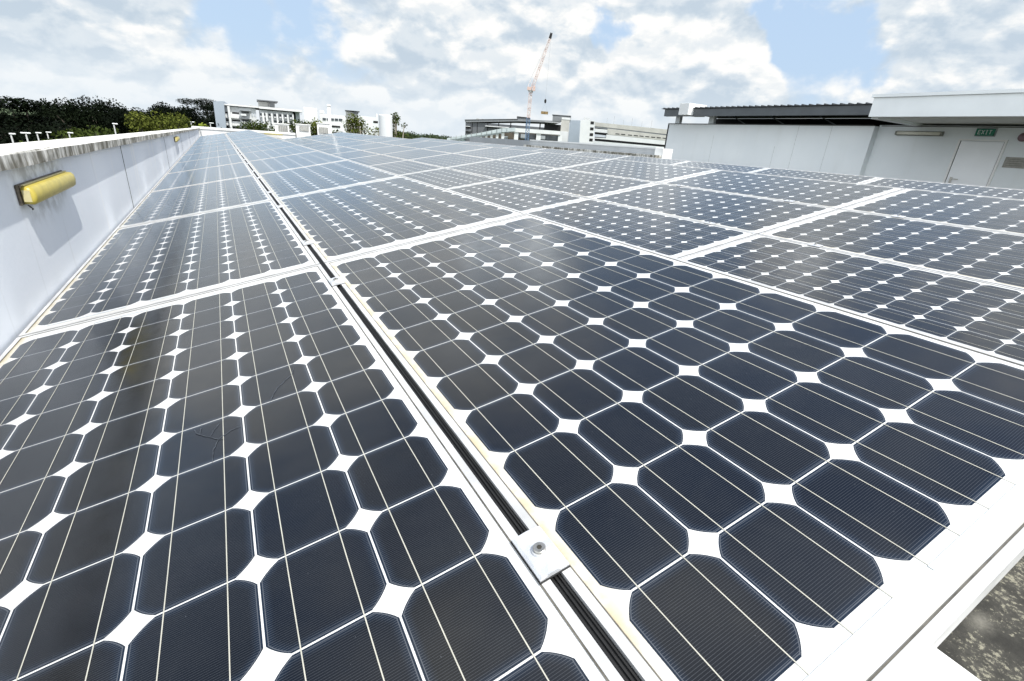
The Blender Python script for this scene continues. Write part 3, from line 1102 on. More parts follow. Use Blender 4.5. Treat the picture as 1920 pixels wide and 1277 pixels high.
def roof(b):
    y = 6.0
    b.add([(16.10 - o.x, 6.0 - o.y, 2.10 - o.z), (19.7 - o.x, 6.0 - o.y, 2.02 - o.z), (19.7 - o.x, 15.0 - o.y, 2.02 - o.z), (16.10 - o.x, 15.0 - o.y, 2.10 - o.z),
           (16.10 - o.x, 6.0 - o.y, 2.12 - o.z), (19.7 - o.x, 6.0 - o.y, 2.04 - o.z), (19.7 - o.x, 15.0 - o.y, 2.04 - o.z), (16.10 - o.x, 15.0 - o.y, 2.12 - o.z)],
          [(0, 3, 2, 1), (4, 5, 6, 7), (0, 1, 5, 4), (2, 3, 7, 6), (0, 4, 7, 3), (1, 2, 6, 5)])
    while y < 15.0:
        b.bar((16.09 - o.x, y - o.y, 2.133 - o.z), (19.7 - o.x, y - o.y, 2.053 - o.z), .045, .035)
        y += .24
part('roof', 'dark_metal', sh, roof)
for yy in (14.65, 12.9):
    part('roof_post', 'facade', sh, lambda b: bx(b, 16.78, 16.92, yy - .12, yy + .12, 1.602, 2.09))
for yy in (8.2, 10.0, 11.6):
    part('roof_brace', 'gutter', sh, lambda b: b.bar((17.4 - o.x, yy - o.y, 1.55 - o.z), (17.4 - o.x, yy + 1.0 - o.y, 2.0 - o.z), .03, .03))
bm_ = MB()
bm_.box(-.25, .75, -.24, .24, 0, .42)
t_ = bevel(bm_.build('beam_end', 'white_wall'), .01)
t_.location = (16.10, 13.55, 1.85)
tag(t_, 'white concrete beam end poking through the dark shed roof edge', 'beam')

# ---- grey parapet behind the panels on the right
XP = 11.0
gp = empty('low_wall', (XP, 9.0, DECK), 0, 'low grey wall behind the far panels with a pale stained ledge', 'wall')
o = Vector(gp.location)
part('wall', 'grey_paint', gp, lambda b: bx(b, XP, XP + .2, 9.75, 23.0, DECK, .50))
part('coping', 'offwhite', gp, lambda b: bx(b, XP - .02, XP + .3, 9.75, 17.0, .503, .545))
part('ledge', 'coping', gp, lambda b: bx(b, XP - .30, XP - .003, 9.45, 17.0, DECK, .335))
part('end_post', 'white_wall', gp, lambda b: bx(b, XP - .06, XP + .33, 9.42, 9.745, DECK + .0, .53))

# ---- plinth at the near right corner
b = MB()
b.box(-.2, .762, -2.9, 1.0, DECK + .001, -.40)
pl = bevel(b.build('concrete_plinth', 'plinth'), .006)
tag(pl, 'white painted concrete plinth below the near edge of the panels', 'plinth')

# ---------------------------------------------------------------- roof furniture at the far end


def vent(u0, v0, u1, D, louv, label, w_extra=0.0):
    f = Face((u0 + u1) / 2, v0, D, DECK)
    root = f.root('louvred_vent', label, 'vent', 'white louvred vents on the far roof')
    s0, z1 = f.pt(u0, v0); s1, _ = f.pt(u1, v0 + 1)
    part('housing', 'white_metal', root, lambda b: (b.box(s0, s1, 0, .8, 0, z1), b.box(s0 - .03, s1 + .03, -.03, .83, z1 + .001, z1 + .03)))
    l0, lz1 = f.pt(louv[0], louv[1]); l1, lz0 = f.pt(louv[2], louv[3])
    g = part('grille', 'louvre_dark', root, lambda b: b.box(l0, l1, -.012, -.001, lz0, lz1))
    def slats(b):
        n = 9
        for i in range(n):
            z = lz0 + (lz1 - lz0) * (i + .5) / n
            b.box(l0 + .005, l1 - .005, -.035, -.013, z - .012, z + .006)
        for i in range(6):
            s = l0 + (l1 - l0) * i / 5
            b.box(s - .012, s + .012, -.040, -.0355, lz0, lz1)
    part('slats', 'louvre', g, slats)


vent(514.5, 232, 541.5, 23.5, (522, 234.5, 540, 250), 'left white louvred vent on the far roof, next to the end wall')
vent(554, 233, 581, 23.5, (561.5, 235.5, 579, 246), 'middle white louvred vent on the far roof with a pale grille')
vent(594, 231, 617, 23.5, (598, 238, 615, 250), 'right louvred vent with dark grille beside the white flue pipe')
f = Face(618, 220, 23.8, DECK)
s, z = f.pt(616.5, 195.5)
fl_ = f.root('flue_pipe', 'tall thin white flue pipe standing by the louvred vents', 'pipe')
s2, z2 = f.pt(619, 250)
sm_ = (s + s2) / 2
part('pipe', 'white_metal', fl_, lambda b: b.tube([(sm_, 0, 0), (sm_, 0, z - .10)], .062, 14), True)
part('cap', 'white_metal', fl_, lambda b: b.tube([(sm_, 0, z - .10), (sm_, 0, z - .02), (sm_, 0, z)], [.078, .078, .03], 14), True)
f = Face(722, 214, 24.5, DECK)
s0, z1 = f.pt(709.5, 214); s1, _ = f.pt(735.5, 215)
ct = f.root('vent_cylinder', 'white rounded cylinder standing at the far roof edge beside a tree', 'vent')
part('drum', 'offwhite', ct, lambda b: b.tube([((s0 + s1) / 2, .35, 0), ((s0 + s1) / 2, .35, z1 - .03), ((s0 + s1) / 2, .35, z1)], [(s1 - s0) / 2, (s1 - s0) / 2, (s1 - s0) / 2 - .04], 32), False)
# small yellow kerb and white box by the end wall
f = Face(505, 254, 21.8, DECK)
yk = f.root('yellow_bar', 'small yellow edge bar on the far roof by the end wall', 'bar')
part('bar', 'yellow', yk, lambda b: f.rect(b, 495, 250, 530, 253.5, 0, .15))


# ---------------------------------------------------------------- distant buildings
# white school-like block at the left
f = Face(480, 210, 92)
bl = f.root('apartment_block', 'white four storey block with a shaded blue grey end wall and balconies behind the trees', 'building')
def main(b):
    f.rect(b, 419.5, 198.5, 486, 262, 0, 14, 0, 0)
    f.rect(b, 486.2, 205.5, 553, 262, -.6, 14, 0, 0)
part('wall', 'offwhite', bl, main)
part('end_wall', 'blue_grey', bl, lambda b: f.quadbox(b, [(399.5, 190), (419.3, 189.5), (426.5, 262), (409, 262)], -1.2, 14))  # end face in shade, the shade put into its blue grey colour
part('parapet', 'white_far', bl, lambda b: (f.rect(b, 486, 203.5, 567, 206.5, -1.4, 14), f.rect(b, 419.8, 197, 486, 200, -.5, 14)))
part('recess', 'lt_grey', bl, lambda b: (f.rect(b, 553.5, 207, 566, 262, .4, 14, 0, 0)))
def pil(b):
    f.rect(b, 430, 199, 434.6, 262, -1.0, -.01, 0, 0)
part('pilaster', 'white_far', bl, pil)
def bands(b):
    f.rect(b, 422, 216, 449, 222.5, -.5, -.01)
    f.rect(b, 424, 230, 450, 236.5, -.5, -.01)
part('spandrel', 'white_far', bl, bands)
for (u0, v0, u1, v1) in ((421.5, 209.3, 429.6, 213), (435, 210, 448.5, 214), (423.5, 223.8, 429.6, 227), (435, 224.3, 450, 228), (425, 237.5, 430.5, 241), (435.5, 238, 452, 242)):
    part('window', 'black', bl, lambda b: f.rect(b, u0, v0, u1, v1, -.04, .0))
for (u0, v0, u1, v1) in ((451, 208, 468, 216), (452.5, 223, 470, 231)):
    w = part('balcony', 'offwhite', bl, lambda b: (f.rect(b, u0, v0 + 5, u1 - 6, v1 + 1.5, -1.2, -.02)))
    part('opening', 'glass', w, lambda b: f.rect(b, u0 + 1.5, v0 + 1, u1 - 1.5, v0 + 4.8, -.06, -.01))
    part('hood', 'cladding2', w, lambda b: f.rect(b, u0 - 1.5, v0 - .6, u1 + 1.5, v0 + .5, -1.3, -.01))
for u in (471, 476):
    part('window', 'lt_grey', bl, lambda b: f.rect(b, u, 212, u + 4, 219, -.05, -.01))
for i in range(7):
    u = 484 + i * 9.8 + (3.2 if i == 0 else 0); v = 212.3 + i * .5
    w = part('window', 'glass', bl, lambda b: f.rect(b, u + .3, v, u + 7.2, v + 6.8, -.68, -.61))
    part('sill', 'white_far', w, lambda b: f.rect(b, u + .6, v + 4.6, u + 6.4, v + 7.6, -.9, -.69))
    part('pier', 'white_far', bl, lambda b: f.rect(b, u + 7.4, v - 1.5, u + 9.4, 262, -1.1, -.61, 0, 0))
for i in range(4):
    u = 513 + i * 10; v = 225.5 + i * .5
    part('window', 'glass', bl, lambda b: f.rect(b, u, v, u + 7.0, v + 4.5, -.68, -.61))
hut = part('roof_hut', 'louvre', bl, lambda b: (f.rect(b, 483.8, 190, 516, 205, 2, 8)))
part('flat_roof', 'cladding', hut, lambda b: f.rect(b, 481.5, 188.2, 521, 190, 1, 9))
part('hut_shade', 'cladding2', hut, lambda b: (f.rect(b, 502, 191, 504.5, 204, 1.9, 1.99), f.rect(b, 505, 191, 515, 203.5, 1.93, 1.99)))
part('roof_plant', 'ac', bl, lambda b: (f.rect(b, 466, 196.3, 473, 198.4, 3, 5), f.rect(b, 520, 201.5, 530, 204.3, 3, 6)))

f = Face(600, 215, 112)
b2 = f.root('white_building', 'plain white block and windowed wing behind the flue pipe', 'building')
part('tower', 'white_far', b2, lambda b: f.rect(b, 568.5, 200.5, 599, 262, 0, 14, 0, 0))
part('wing', 'white_far', b2, lambda b: (f.rect(b, 599.2, 213, 650, 262, 3, 14, 0, 0), f.rect(b, 599.5, 206.5, 608, 213, 4, 12)))
for i in range(5):
    u = 605 + i * 7.6; v = 221 + i * .35
    part('window', 'glass', b2, lambda b: f.rect(b, u, v, u + 6.2, v + 4.6, 2.9, 2.99))
part('window', 'black', b2, lambda b: f.rect(b, 622, 235, 638, 239.5, 2.9, 2.99))
part('louvre_bank', 'lt_grey', b2, lambda b: [f.rect(b, 560 + i * 2.2, 209 + i * .1, 561.2 + i * 2.2, 215, 1, 2) for i in range(3)])
f = Face(660, 212, 118)
b3 = f.root('flat_roofed_hut', 'grey rooftop hut with a flat dark roof above the airy tree', 'building')
part('wall', 'louvre', b3, lambda b: f.rect(b, 648, 208.6, 673, 262, 0, 6, 0, 0))
part('flat_roof', 'cladding', b3, lambda b: f.rect(b, 646.5, 206.8, 674.5, 208.5, -.8, 7))
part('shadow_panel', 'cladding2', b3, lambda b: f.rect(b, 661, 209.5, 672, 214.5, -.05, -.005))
f = Face(690, 225, 116)
b4 = f.root('white_side_block', 'white block with a dark window strip left of the white cylinder', 'building')
part('wall', 'offwhite', b4, lambda b: f.rect(b, 672, 217, 709, 262, 0, 8, 0, 0))
part('window', 'black', b4, lambda b: f.rect(b, 700, 226.5, 708.8, 231, -.05, -.005))
part('stair_wall', 'white_far', b4, lambda b: f.rect(b, 705, 213, 709.5, 262, 8.01, 12, 0, 0))

# grey factory in the middle
f = Face(940, 235, 215)
fb_ = f.root('grey_factory', 'dark grey clad factory with flat roof behind the crane', 'building')
part('wall', 'cladding', fb_, lambda b: f.rect(b, 873, 228, 1052, 290, 0, 20, 0, 0))
part('roof_edge', 'cladding2', fb_, lambda b: (f.quadbox(b, [(871.5, 225), (972, 223.4), (1003, 225), (1051, 227), (1051, 230.5), (971, 227.5), (872, 229)], -.8, 20)))
part('roof_lip', 'black', fb_, lambda b: f.quadbox(b, [(871.2, 224.2), (971, 222.8), (971, 223.6), (871.2, 225.2)], -.95, 20))
part('monitor', 'cladding2', fb_, lambda b: f.quadbox(b, [(970.5, 218.5), (993.5, 220), (993.5, 224), (970.5, 224.5)], 1, 8))
part('monitor_edge', 'black', fb_, lambda b: f.quadbox(b, [(970, 218), (994, 221), (994, 222), (970, 219.3)], .5, 8))
part('seams', 'black', fb_, lambda b: [f.rect(b, u, 229, u + .55, 250, -.03, -.002) for u in (885, 894.5, 914, 934.5, 957, 986, 1012, 1028)])
for (u0, v0, u1, v1) in ((873.3, 238, 883, 241.5), (873, 245.6, 884, 248.2), (914, 239, 955, 243), (1021, 232, 1051, 246)):
    part('window', 'black', fb_, lambda b: f.rect(b, u0, v0, u1, v1, -.06, -.031))
for (u0, v0, u1, v1) in ((872.5, 236, 881.5, 237.7), (910, 236.8, 954, 238.6), (866, 245, 882, 246), (1021, 229, 1051, 230.8)):
    part('awning', 'white_far', fb_, lambda b: f.rect(b, u0, v0, u1, v1, -1.6, -.07))
part('roof_unit', 'ac', fb_, lambda b: (f.rect(b, 893, 221.8, 898, 224.4, 3, 5), f.rect(b, 903, 222.8, 906.5, 224.4, 3, 5)))

f = Face(1050, 240, 200)
sb = f.root('stair_tower', 'pale concrete stair tower and grey slab wall between factory and white tower', 'building')
part('wall', 'concrete', sb, lambda b: (f.quadbox(b, [(1053, 222), (1068.5, 222), (1062, 290), (1047, 290)], 0, 5)))
part('roof_box', 'cladding2', sb, lambda b: (f.rect(b, 1036.5, 217, 1070, 229, 5.1, 9)))
part('roof_slab', 'cladding', sb, lambda b: f.rect(b, 1035.5, 215.8, 1071, 217, 5.0, 9.2))
part('upper_band', 'white_far', sb, lambda b: f.rect(b, 1053.5, 220, 1069.5, 225, -.1, -.005))
part('lower_band', 'white_far', sb, lambda b: f.quadbox(b, [(1051.5, 246), (1065.5, 247), (1062, 290), (1047.5, 290)], -.15, -.005))
part('slab_wall', 'blue_grey', sb, lambda b: f.quadbox(b, [(1069.5, 225.5), (1088.3, 225.8), (1084.5, 290), (1062.5, 290)], -.2, 3))

f = Face(1100, 240, 188)
wt = f.root('white_tower', 'white stair tower with a column of square dark openings', 'building')
part('wall', 'white_far', wt, lambda b: f.quadbox(b, [(1088.8, 225), (1115.3, 226.3), (1111, 290), (1084.8, 290)], 0, 7))
for v, u in ((227.5, 1107.6), (238.7, 1106.8), (249.5, 1106), (259.5, 1105.2)):
    part('opening', 'black', wt, lambda b: f.rect(b, u, v, u + 5.8, v + 6, -.03, -.001))
part('roof_unit', 'ac', wt, lambda b: f.rect(b, 1095, 221, 1106, 226, 2, 4))

f = Face(1180, 245, 205)
cpk = f.root('car_park', 'long pale concrete car park with dark horizontal strips', 'building')
def cbands(b):
    f.quadbox(b, [(1115, 229), (1262, 244), (1262, 253), (1115, 236.5)], 0, 18)
part('top_band', 'concrete', cpk, cbands)
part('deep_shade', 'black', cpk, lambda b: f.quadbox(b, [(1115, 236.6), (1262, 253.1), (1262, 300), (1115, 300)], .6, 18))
part('grey_band', 'cladding2', cpk, lambda b: f.quadbox(b, [(1115, 236.8), (1262, 253.2), (1262, 256), (1115, 239.5)], .1, .5))
part('middle_band', 'white_far', cpk, lambda b: f.quadbox(b, [(1115, 241), (1142, 243.5), (1142, 250), (1115, 247.5)], 0, .5))
part('panel_band', 'concrete', cpk, lambda b: f.quadbox(b, [(1139, 241), (1262, 255.5), (1262, 265), (1139, 252)], -.1, .5))
part('lower_band', 'white_far', cpk, lambda b: f.quadbox(b, [(1137, 252.2), (1262, 265.2), (1262, 273), (1113, 259.5), (1113, 258), (1136, 259)], -.05, .5))
part('ground_band', 'offwhite', cpk, lambda b: f.quadbox(b, [(1112, 264), (1262, 277), (1262, 300), (1112, 300)], -.2, .5))
part('low_window', 'lt_grey', cpk, lambda b: f.quadbox(b, [(1115, 251.5), (1136, 254), (1136, 258), (1115, 256.5)], .2, .5))
def slots(b):
    for i in range(9):
        u = 1154 + i * 10.8 + (2 if i > 1 else 0); v = 250 + (u - 1154) * .092
        f.quadbox(b, [(u, v), (u + 7.5, v + .7), (u + 7.5, v + 2.2), (u, v + 1.5)], -.16, -.11)
part('vent_slots', 'black', cpk, slots)
def masts(b):
    for i, u in enumerate((1137, 1150, 1168, 1184, 1203, 1221)):
        v = 231.3 + (u - 1137) * .102
        s, z = f.pt(u, v); s2, z2 = f.pt(u + .5, v - (16 if i % 2 else 11))
        b.tube([(s, 3, z), (s, 3, z2)], .045, 5)
part('lightning_rod', 'lamp_pole', cpk, masts)

# covered ramp in front of the factory
f = Face(950, 250, 190)
rp = f.root('covered_ramp', 'white covered walkway with columns and a sloping translucent screen', 'walkway')
part('beam', 'white_far', rp, lambda b: f.quadbox(b, [(939, 241.5), (966, 240), (1051, 246), (1051, 253), (966, 247.5), (940, 247.5)], 0, 3))
part('screen', 'screen', rp, lambda b: f.quadbox(b, [(838, 259), (900, 249), (941, 240.5), (966, 239.5), (966, 246), (941, 248), (900, 253.5), (838, 263)], -.3, -.15))
part('sloping_deck', 'lt_grey', rp, lambda b: f.quadbox(b, [(838, 263), (900, 253.6), (941, 247.6), (941, 250), (900, 256), (838, 265)], .0, 3))
for u, w, v in ((883, 1.6, 257), (891, 1.6, 256), (900, 1.8, 254.5), (910, 2, 253), (919.5, 2, 251.5), (930, 2.2, 250), (940.5, 2.4, 248), (964.5, 4.2, 247), (1006, 4.2, 250), (1047, 3, 253)):
    part('column', 'white_far', rp, lambda b: f.rect(b, u, v, u + w, 300, .3, .9, 0, 0))
part('back_wall', 'brown_in', rp, lambda b: f.quadbox(b, [(880, 262), (941, 250.2), (966, 248), (1051, 254), (1049, 300), (880, 300)], 4.5, 4.7))
for (u0, v0, u1, v1) in ((971, 250, 975, 258), (976, 250.2, 1004, 262), (1010, 252, 1046, 264)):
    part('glazing', 'glass', rp, lambda b: f.rect(b, u0, v0, u1, v1, 4.3, 4.45))
part('lit_panel', 'lt_grey', rp, lambda b: (f.rect(b, 976.5, 251, 986, 260, 4.2, 4.29), f.rect(b, 944, 255, 952, 262, 4.2, 4.29), f.rect(b, 1011, 254, 1022, 262, 4.2, 4.29)))
def rposts(b):
    for i in range(12):
        u = 846 + i * 9.5; v = 263.5 - (u - 838) * .155
        s, z = f.pt(u, v); s2, z2 = f.pt(u, v - 6.5)
        b.tube([(s, -.4, z), (s, -.4, z2)], .09, 5)
part('rail_post', 'lamp_pole', rp, rposts)

# ---------------------------------------------------------------- tower crane
f = Face(995, 200, 175)
cr_ = f.root('tower_crane', 'tall red and white lattice tower crane with raised jib on a blue base', 'crane')


def lattice(b, p, q, w0, w1, n, chord, lace, mi=0, mi2=None):
    p = Vector(p); q = Vector(q)
    d = (q - p).normalized()
    s = Vector((0, 1, 0)); t = d.cross(s).normalized()
    ring = []
    for i in range(n + 1):
        c = p + (q - p) * i / n
        w = (w0 + (w1 - w0) * i / n) / 2
        ring.append([c + s * w * a + t * w * e2 for a, e2 in ((-1, -1), (1, -1), (1, 1), (-1, 1))])
    for k2 in range(4):
        b.bar(ring[0][k2], ring[n][k2], chord, chord, mi)
    for i in range(n):
        m3 = mi if mi2 is None or (i // 2) % 2 == 0 else mi2
        for k2 in range(4):
            j = (k2 + 1) % 4
            a, c = (k2, j) if i % 2 == 0 else (j, k2)
            b.bar(ring[i][a], ring[i + 1][c], lace, lace, m3)
            b.bar(ring[i][k2], ring[i][j], lace, lace, m3)


def P3(u, v, d=0.0):
    s, z = f.pt(u, v, d)
    return (s, d, z)


s_b, z_b = f.pt(990, 250)
top = P3(997, 172)
xb = (f.pt(990.8, 222)[0])
part('lower_mast', 'crane_blue', cr_, lambda b: lattice(b, (xb - .05, 0, 0), (xb, 0, P3(991, 221)[2]), 1.15, 1.15, 26, .17, .11))
part('upper_mast', ['crane_white', 'red'], cr_, lambda b: lattice(b, (xb, 0, P3(991, 221)[2]), (xb + .1, 0, top[2]), 1.0, 1.0, 14, .11, .08, 1, 0))
hx_ = xb + .1
part('slewing_ring', 'lamp_pole', cr_, lambda b: b.tube([(hx_, 0, top[2] - .2), (hx_, 0, top[2] + .35)], .75, 12))
part('cab', 'red', cr_, lambda b: (b.box(hx_ - 1.2, hx_ + .3, -.7, .7, top[2] + .36, top[2] + 1.3), b.box(hx_ + .5, hx_ + 1.4, -1.1, -.3, top[2] + .2, top[2] + 1.5)))
jt = P3(1031.5, 71); tip = P3(1034, 62)
jb = (hx_ + .5, 0, top[2] + 1.2)
part('jib', ['red', 'crane_white'], cr_, lambda b: lattice(b, jb, jt, .85, .55, 22, .10, .065, 0, 1))
part('jib_tip', 'black', cr_, lambda b: lattice(b, jt, tip, .62, .45, 3, .24, .2))
ap = P3(996, 149)
part('a_frame', 'crane_white', cr_, lambda b: (b.bar((hx_ - 1.0, .4, top[2] + 1.3), (ap[0] - .3, .2, ap[2]), .13), b.bar((hx_ + .2, .4, top[2] + 1.3), (ap[0] - .2, .2, ap[2]), .13)))
part('pendant_line', 'lamp_pole', cr_, lambda b: b.tube([(ap[0] - .25, .2, ap[2]), (jt[0], 0, jt[2])], .025, 5))
hk = P3(1022.5, 190)
part('hoist_line', 'lamp_pole', cr_, lambda b: b.tube([(tip[0], 0, tip[2]), (hk[0], 0, hk[2] + .6)], .02, 5))
part('hook_block', 'black', cr_, lambda b: (b.tube([(hk[0], 0, hk[2] + .7), (hk[0], 0, hk[2] + .3), (hk[0], 0, hk[2] - .3), (hk[0], 0, hk[2] - .6)], [.12, .36, .32, .1], 8)))
ld = P3(1021, 211.5)
ldr = f.root('suspended_load', 'brown bundle of planks hanging below the crane hook', 'load')
part('planks', 'wood', ldr, lambda b: [b.box(ld[0] - 1.15, ld[0] + 1.15, -.5 + j * .26, -.28 + j * .26, ld[2] - .42 + i * .28, ld[2] - .18 + i * .28) for i in range(3) for j in range(4)])
part('sling', 'lamp_pole', ldr, lambda b: (b.tube([(hk[0], 0, hk[2] - .6), (ld[0] - .9, 0, ld[2] + .4)], .015, 4), b.tube([(hk[0], 0, hk[2] - .6), (ld[0] + .9, 0, ld[2] + .4)], .015, 4)))

# ---------------------------------------------------------------- trees


def leaves(b, rn, cx, cy, cz, rx, ry, rz, n, size, flat=0.0):
    """leaf clumps scattered through an ellipsoid shell"""
    for _ in range(n):
        th = rn.uniform(0, 2 * PI); cphi = rn.uniform(-1, 1)
        sp = math.sqrt(1 - cphi * cphi)
        r = rn.uniform(.15, 1.0) ** .55
        p = Vector((cx + rx * r * sp * math.cos(th), cy + ry * r * sp * math.sin(th), cz + rz * r * cphi))
        s = size * rn.uniform(.55, 1.35)
        nrm = Vector((rn.gauss(0, 1), rn.gauss(0, 1), rn.gauss(0, 1) + flat * 3)).normalized()
        a = nrm.orthogonal().normalized()
        a = Matrix.Rotation(rn.uniform(0, 2 * PI), 3, nrm) @ a
        c = nrm.cross(a)
        k = rn.uniform(.45, .8)
        b.add([p - a * s, p + c * s * k, p + a * s, p - c * s * k], [(0, 1, 2, 3)])


def tree(name, top, base, radius, kind, leaf, seed, label, group=None, cat='tree', bark='bark', n=2600, size=.30, trunk_frac=.35):
    """top: world point of the crown's top; base: ground level"""
    rn = random.Random(seed)
    H = top.z - base
    root = empty(name, (top.x, top.y, base), rn.uniform(0, 6), label, cat, group)
    tr = MB(); cw = MB()
    tr_top = H * (.80 if kind != 'umbrella' else .9)
    tr.tube([(0, 0, -.2), (rn.uniform(-.2, .2), rn.uniform(-.2, .2), H * .3), (rn.uniform(-.4, .4), rn.uniform(-.4, .4), H * .6), (0, 0, tr_top)], [H * .028, H * .020, H * .013, H * .004], 8)
    clumps = []
    if kind == 'round':
        for i in range(24):
            a = rn.uniform(0, 2 * PI); rr2 = radius * rn.uniform(.15, .72)
            z = H - radius * rn.uniform(.30, 1.8)
            clumps.append((rr2 * math.cos(a), rr2 * math.sin(a), z, radius * rn.uniform(.28, .46), .8))
        clumps.append((0, 0, H - radius * .42, radius * .42, 1.0))
    elif kind == 'umbrella':
        for i in range(16):
            a = rn.uniform(0, 2 * PI); rr2 = radius * rn.uniform(.05, .95)
            z = H - radius * .10 - (rr2 / radius) ** 2 * radius * .22 - rn.choice((0, 0, .35, .62, .9)) * radius * .55
            clumps.append((rr2 * math.cos(a), rr2 * math.sin(a), z, radius * rn.uniform(.24, .40), .26))
        clumps.append((0, 0, H - radius * .10, radius * .35, .26))
    elif kind == 'airy':
        for i in range(34):
            a = rn.uniform(0, 2 * PI); q_ = rn.uniform(0, 1); rr2 = radius * rn.uniform(.1, .95) * (.45 + .55 * math.sin(q_ * PI))
            z = H - radius * (.15 + 2.3 * q_)
            clumps.append((rr2 * math.cos(a), rr2 * math.sin(a), z, radius * rn.uniform(.20, .42), .8))
    tot = sum(c[3] ** 2 for c in clumps)
    for cx, cy, cz, cr2, sq in clumps:
        leaves(cw, rn, cx, cy, cz, cr2, cr2, cr2 * sq, int(n * cr2 ** 2 / tot), size, 1.0 if kind == 'umbrella' else .15)
        z0 = H * rn.uniform(.35, .6) if kind != 'umbrella' else H * rn.uniform(.45, .7)
        z0 = min(z0, cz - .1)
        tr.tube([(0, 0, z0), (cx * .5, cy * .5, z0 + (cz - z0) * .6), (cx, cy, cz)], [H * .009, H * .006, H * .002], 5)
    tr.build('trunk', bark, root)
    cw.build('crown', leaf, root)
    return root


# dark wood behind the parapet on the left: (u, v of crown top, distance, radius, kind, leaf)
wood = [
    (15, 178, 62, 6.5, 'umbrella', 'leaf_dark', 'dark layered tree at the left edge with flat spreading branches'),
    (52, 197, 84, 3.8, 'round', 'leaf_deep', 'low dark tree just right of the layered tree at the left edge'),
    (92, 194, 88, 4.0, 'round', 'leaf_deep', 'very dark rounded tree under a notch in the left skyline'),
    (122, 182, 80, 3.6, 'round', 'leaf_dark', 'dark tree with two humps left of the tallest crown'),
    (168, 176, 70, 4.6, 'round', 'leaf_dark', 'tallest broad dark crown in the wood left of centre'),
    (203, 194, 72, 4.0, 'round', 'leaf_deep', 'dark sloping tree on the right shoulder of the tallest crown'),
    (232, 202, 66, 3.6, 'round', 'leaf_deep', 'small black green tree just left of the bright olive tree'),
    (258, 200, 82, 3.6, 'round', 'leaf_deep', 'dark round tree behind the bright olive tree, left side'),
    (303, 190, 78, 3.2, 'round', 'leaf_deep', 'dark domed tree peeping over the bright olive tree'),
    (335, 195, 78, 3.6, 'airy', 'leaf_deep', 'ragged dark tree right of the bright olive tree'),
    (358, 198, 112, 5.2, 'round', 'leaf_deep', 'dark tree between the olive tree and the shaded blue grey end wall'),
    (385, 184, 125, 6.5, 'umbrella', 'leaf_dark', 'flat topped dark tree touching the shaded blue grey end wall'),
    (380, 206, 120, 5.6, 'round', 'leaf_deep', 'dark bush like tree under the flat topped tree by the end wall'),
    (40, 220, 54, 4.5, 'round', 'leaf_deep', 'dark foreground tree low behind the lamp posts at far left'),
    (110, 222, 56, 4.2, 'round', 'leaf_deep', 'dark foreground tree low below the two humped tree'),
    (340, 222, 64, 3.0, 'round', 'leaf_deep', 'low dark tree beside the right flank of the olive tree'),
]
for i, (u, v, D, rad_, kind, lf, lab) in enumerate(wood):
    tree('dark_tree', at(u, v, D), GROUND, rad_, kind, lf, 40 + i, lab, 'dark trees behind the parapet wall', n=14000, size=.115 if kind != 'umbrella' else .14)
tree('olive_tree', at(293, 203, 52), GROUND, 2.75, 'round', 'leaf_olive', 77, 'bright olive green tree standing before the dark wood', n=8000, size=.095)
for i, (u, v, D, rad_, lab) in enumerate(((148, 236, 46, 1.45, 'small rounded green tree behind the parapet, left of a lamp post'), (187, 235, 48, 1.5, 'small green tree behind the parapet right of the rounded one'))):
    tree('small_tree', at(u, v, D), GROUND, rad_, 'round', 'leaf_mid', 90 + i, lab, 'small trees behind the parapet', n=1200, size=.14)

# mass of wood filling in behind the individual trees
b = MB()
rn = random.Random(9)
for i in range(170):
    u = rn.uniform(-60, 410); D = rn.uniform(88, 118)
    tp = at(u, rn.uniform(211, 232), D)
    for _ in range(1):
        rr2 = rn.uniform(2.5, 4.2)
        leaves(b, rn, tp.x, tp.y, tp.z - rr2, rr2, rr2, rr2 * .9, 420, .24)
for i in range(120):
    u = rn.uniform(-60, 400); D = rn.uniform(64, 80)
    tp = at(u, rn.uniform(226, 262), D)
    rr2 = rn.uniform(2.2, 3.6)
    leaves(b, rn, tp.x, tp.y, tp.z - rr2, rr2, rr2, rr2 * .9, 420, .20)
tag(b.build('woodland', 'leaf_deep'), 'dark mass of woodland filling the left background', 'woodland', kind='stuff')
# clipped shrubs along the car park
b = MB()
for i in range(46):
    u = 48 + i * 3.2
    tp = at(u, 266.5 - i * .36 + rn.uniform(-1.5, 1.5), 34)
    leaves(b, rn, tp.x, tp.y, tp.z - .45, .5, .5, .45, 110, .075)
tag(b.build('hedge', 'leaf_mid'), 'green clipped hedge just over the parapet at left', 'hedge', kind='stuff')
for i, (u, v, D, rad_, n, lf, lab) in enumerate((
        (383, 230, 46, .8, 500, 'leaf_lime', 'small lime green shrub over the far corner of the parapet'),
        (482, 226.5, 60, 1.9, 1600, 'leaf_mid', 'round green tree before the white block, left of the vents'),
        (503, 226.5, 62, 2.0, 1600, 'leaf_mid', 'green tree directly behind the left louvred vent'),
        (556, 222, 62, 2.2, 1800, 'leaf_mid', 'green tree between the left and middle louvred vents'),
        (592, 221, 66, 1.9, 1500, 'leaf_olive', 'yellow green tree between the middle and right louvred vents'),
        (630, 241, 50, .8, 500, 'leaf_mid', 'low green shrub just right of the flue pipe'))):
    tree('green_tree', at(u, v, D), GROUND, rad_, 'round', lf, 120 + i, lab, 'green trees beyond the far roof edge', n=int(n * 2), size=.10)
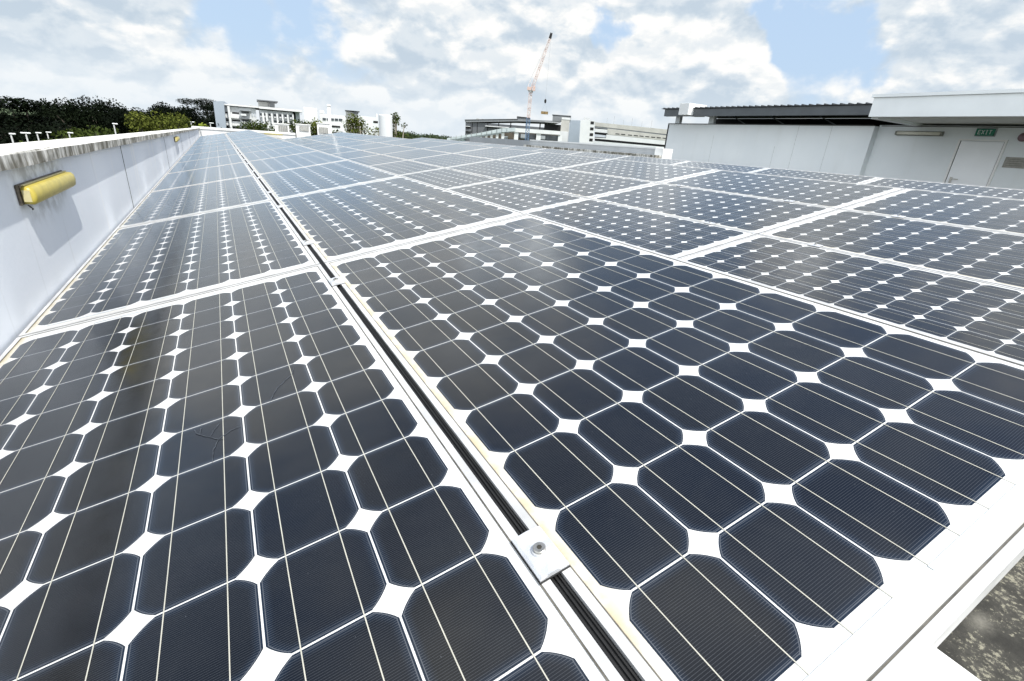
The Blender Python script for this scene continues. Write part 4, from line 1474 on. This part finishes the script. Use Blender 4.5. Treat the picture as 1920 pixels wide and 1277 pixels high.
for i, (u, v, D, rad_, lf, n, lab) in enumerate((
        (656, 214, 50, 1.7, 'leaf_olive', 1100, 'airy yellow green tree with pale limbs right of the flue pipe'),
        (687, 219, 50, 1.8, 'leaf_olive', 1200, 'airy tree with bare pale branches left of the white cylinder'),
        (740, 211, 50, 1.25, 'leaf_mid', 800, 'thin dark green tree behind the right side of the cylinder'),
        (757, 238, 56, 1.1, 'leaf_mid', 600, 'low bushy tree right of the white cylinder'))):
    tree('airy_tree', at(u, v, D), GROUND, rad_, 'airy', lf, 150 + i, lab, 'airy trees beyond the roof edge', bark='pale_bark', n=int(n * 2.2), size=.085)
# distant tree lines
b = MB()
for i in range(70):
    u = rn.uniform(748, 852); D = rn.uniform(230, 300)
    tp = at(u, 245.5 + (u - 748) * .105 + rn.uniform(-1.6, 1.8), D)
    leaves(b, rn, tp.x, tp.y, tp.z - 3.0, 3.6, 3.6, 3.0, 130, .42)
tag(b.build('distant_treeline', 'leaf_far'), 'low dark tree line on the horizon left of the factory', 'trees', kind='stuff')
b = MB()
for i in range(60):
    u = rn.uniform(780, 905); D = rn.uniform(600, 800)
    tp = at(u, 252 + (u - 780) * .075 + rn.uniform(-1.0, 1.0), D)
    leaves(b, rn, tp.x, tp.y, tp.z - 6, 9, 9, 6, 90, 1.3)
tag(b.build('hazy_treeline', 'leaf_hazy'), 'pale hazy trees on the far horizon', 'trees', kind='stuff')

# ---------------------------------------------------------------- lamp posts behind the parapet
for i, (u, v, D, arm, lab) in enumerate((
        (20, 251.5, 36, 1, 'leftmost white headed lamp post behind the parapet'),
        (48, 250, 38, -1, 'second white headed lamp post from the left behind the parapet'),
        (69, 249.5, 44, 1, 'third lamp post from the left behind the parapet'),
        (88, 248.3, 50, 1, 'fourth lamp post from the left, thin and grey'),
        (129, 249.5, 42, 0, 'short lamp post rising just above the hedge'),
        (213, 232.5, 40, 1, 'tall lamp post left of the bright olive tree'),
        (358, 229, 52, 1, 'faint lamp post far along the parapet against dark trees'),
        (394, 231, 50, 1, 'lamp post beside the shaded blue grey end wall'))):
    p = at(u, v, D)
    root = empty('street_lamp', (p.x, p.y, GROUND), 0.4, lab, 'street lamp', 'lamp posts behind the parapet')
    H = p.z - GROUND
    part('pole', 'lamp_pole', root, lambda b: b.tube([(0, 0, 0), (0, 0, H * .6), (0, 0, H)], [.09, .055, .035], 8), True)
    def hd(b):
        b.box(-.06, .20 * D / 40, -.06, .06, H - .02, H + .05) if arm >= 0 else b.box(-.20, .20, -.06, .06, H - .02, H + .05)
    bevel(part('lamp_head', 'lamp_head', root, hd), .02)
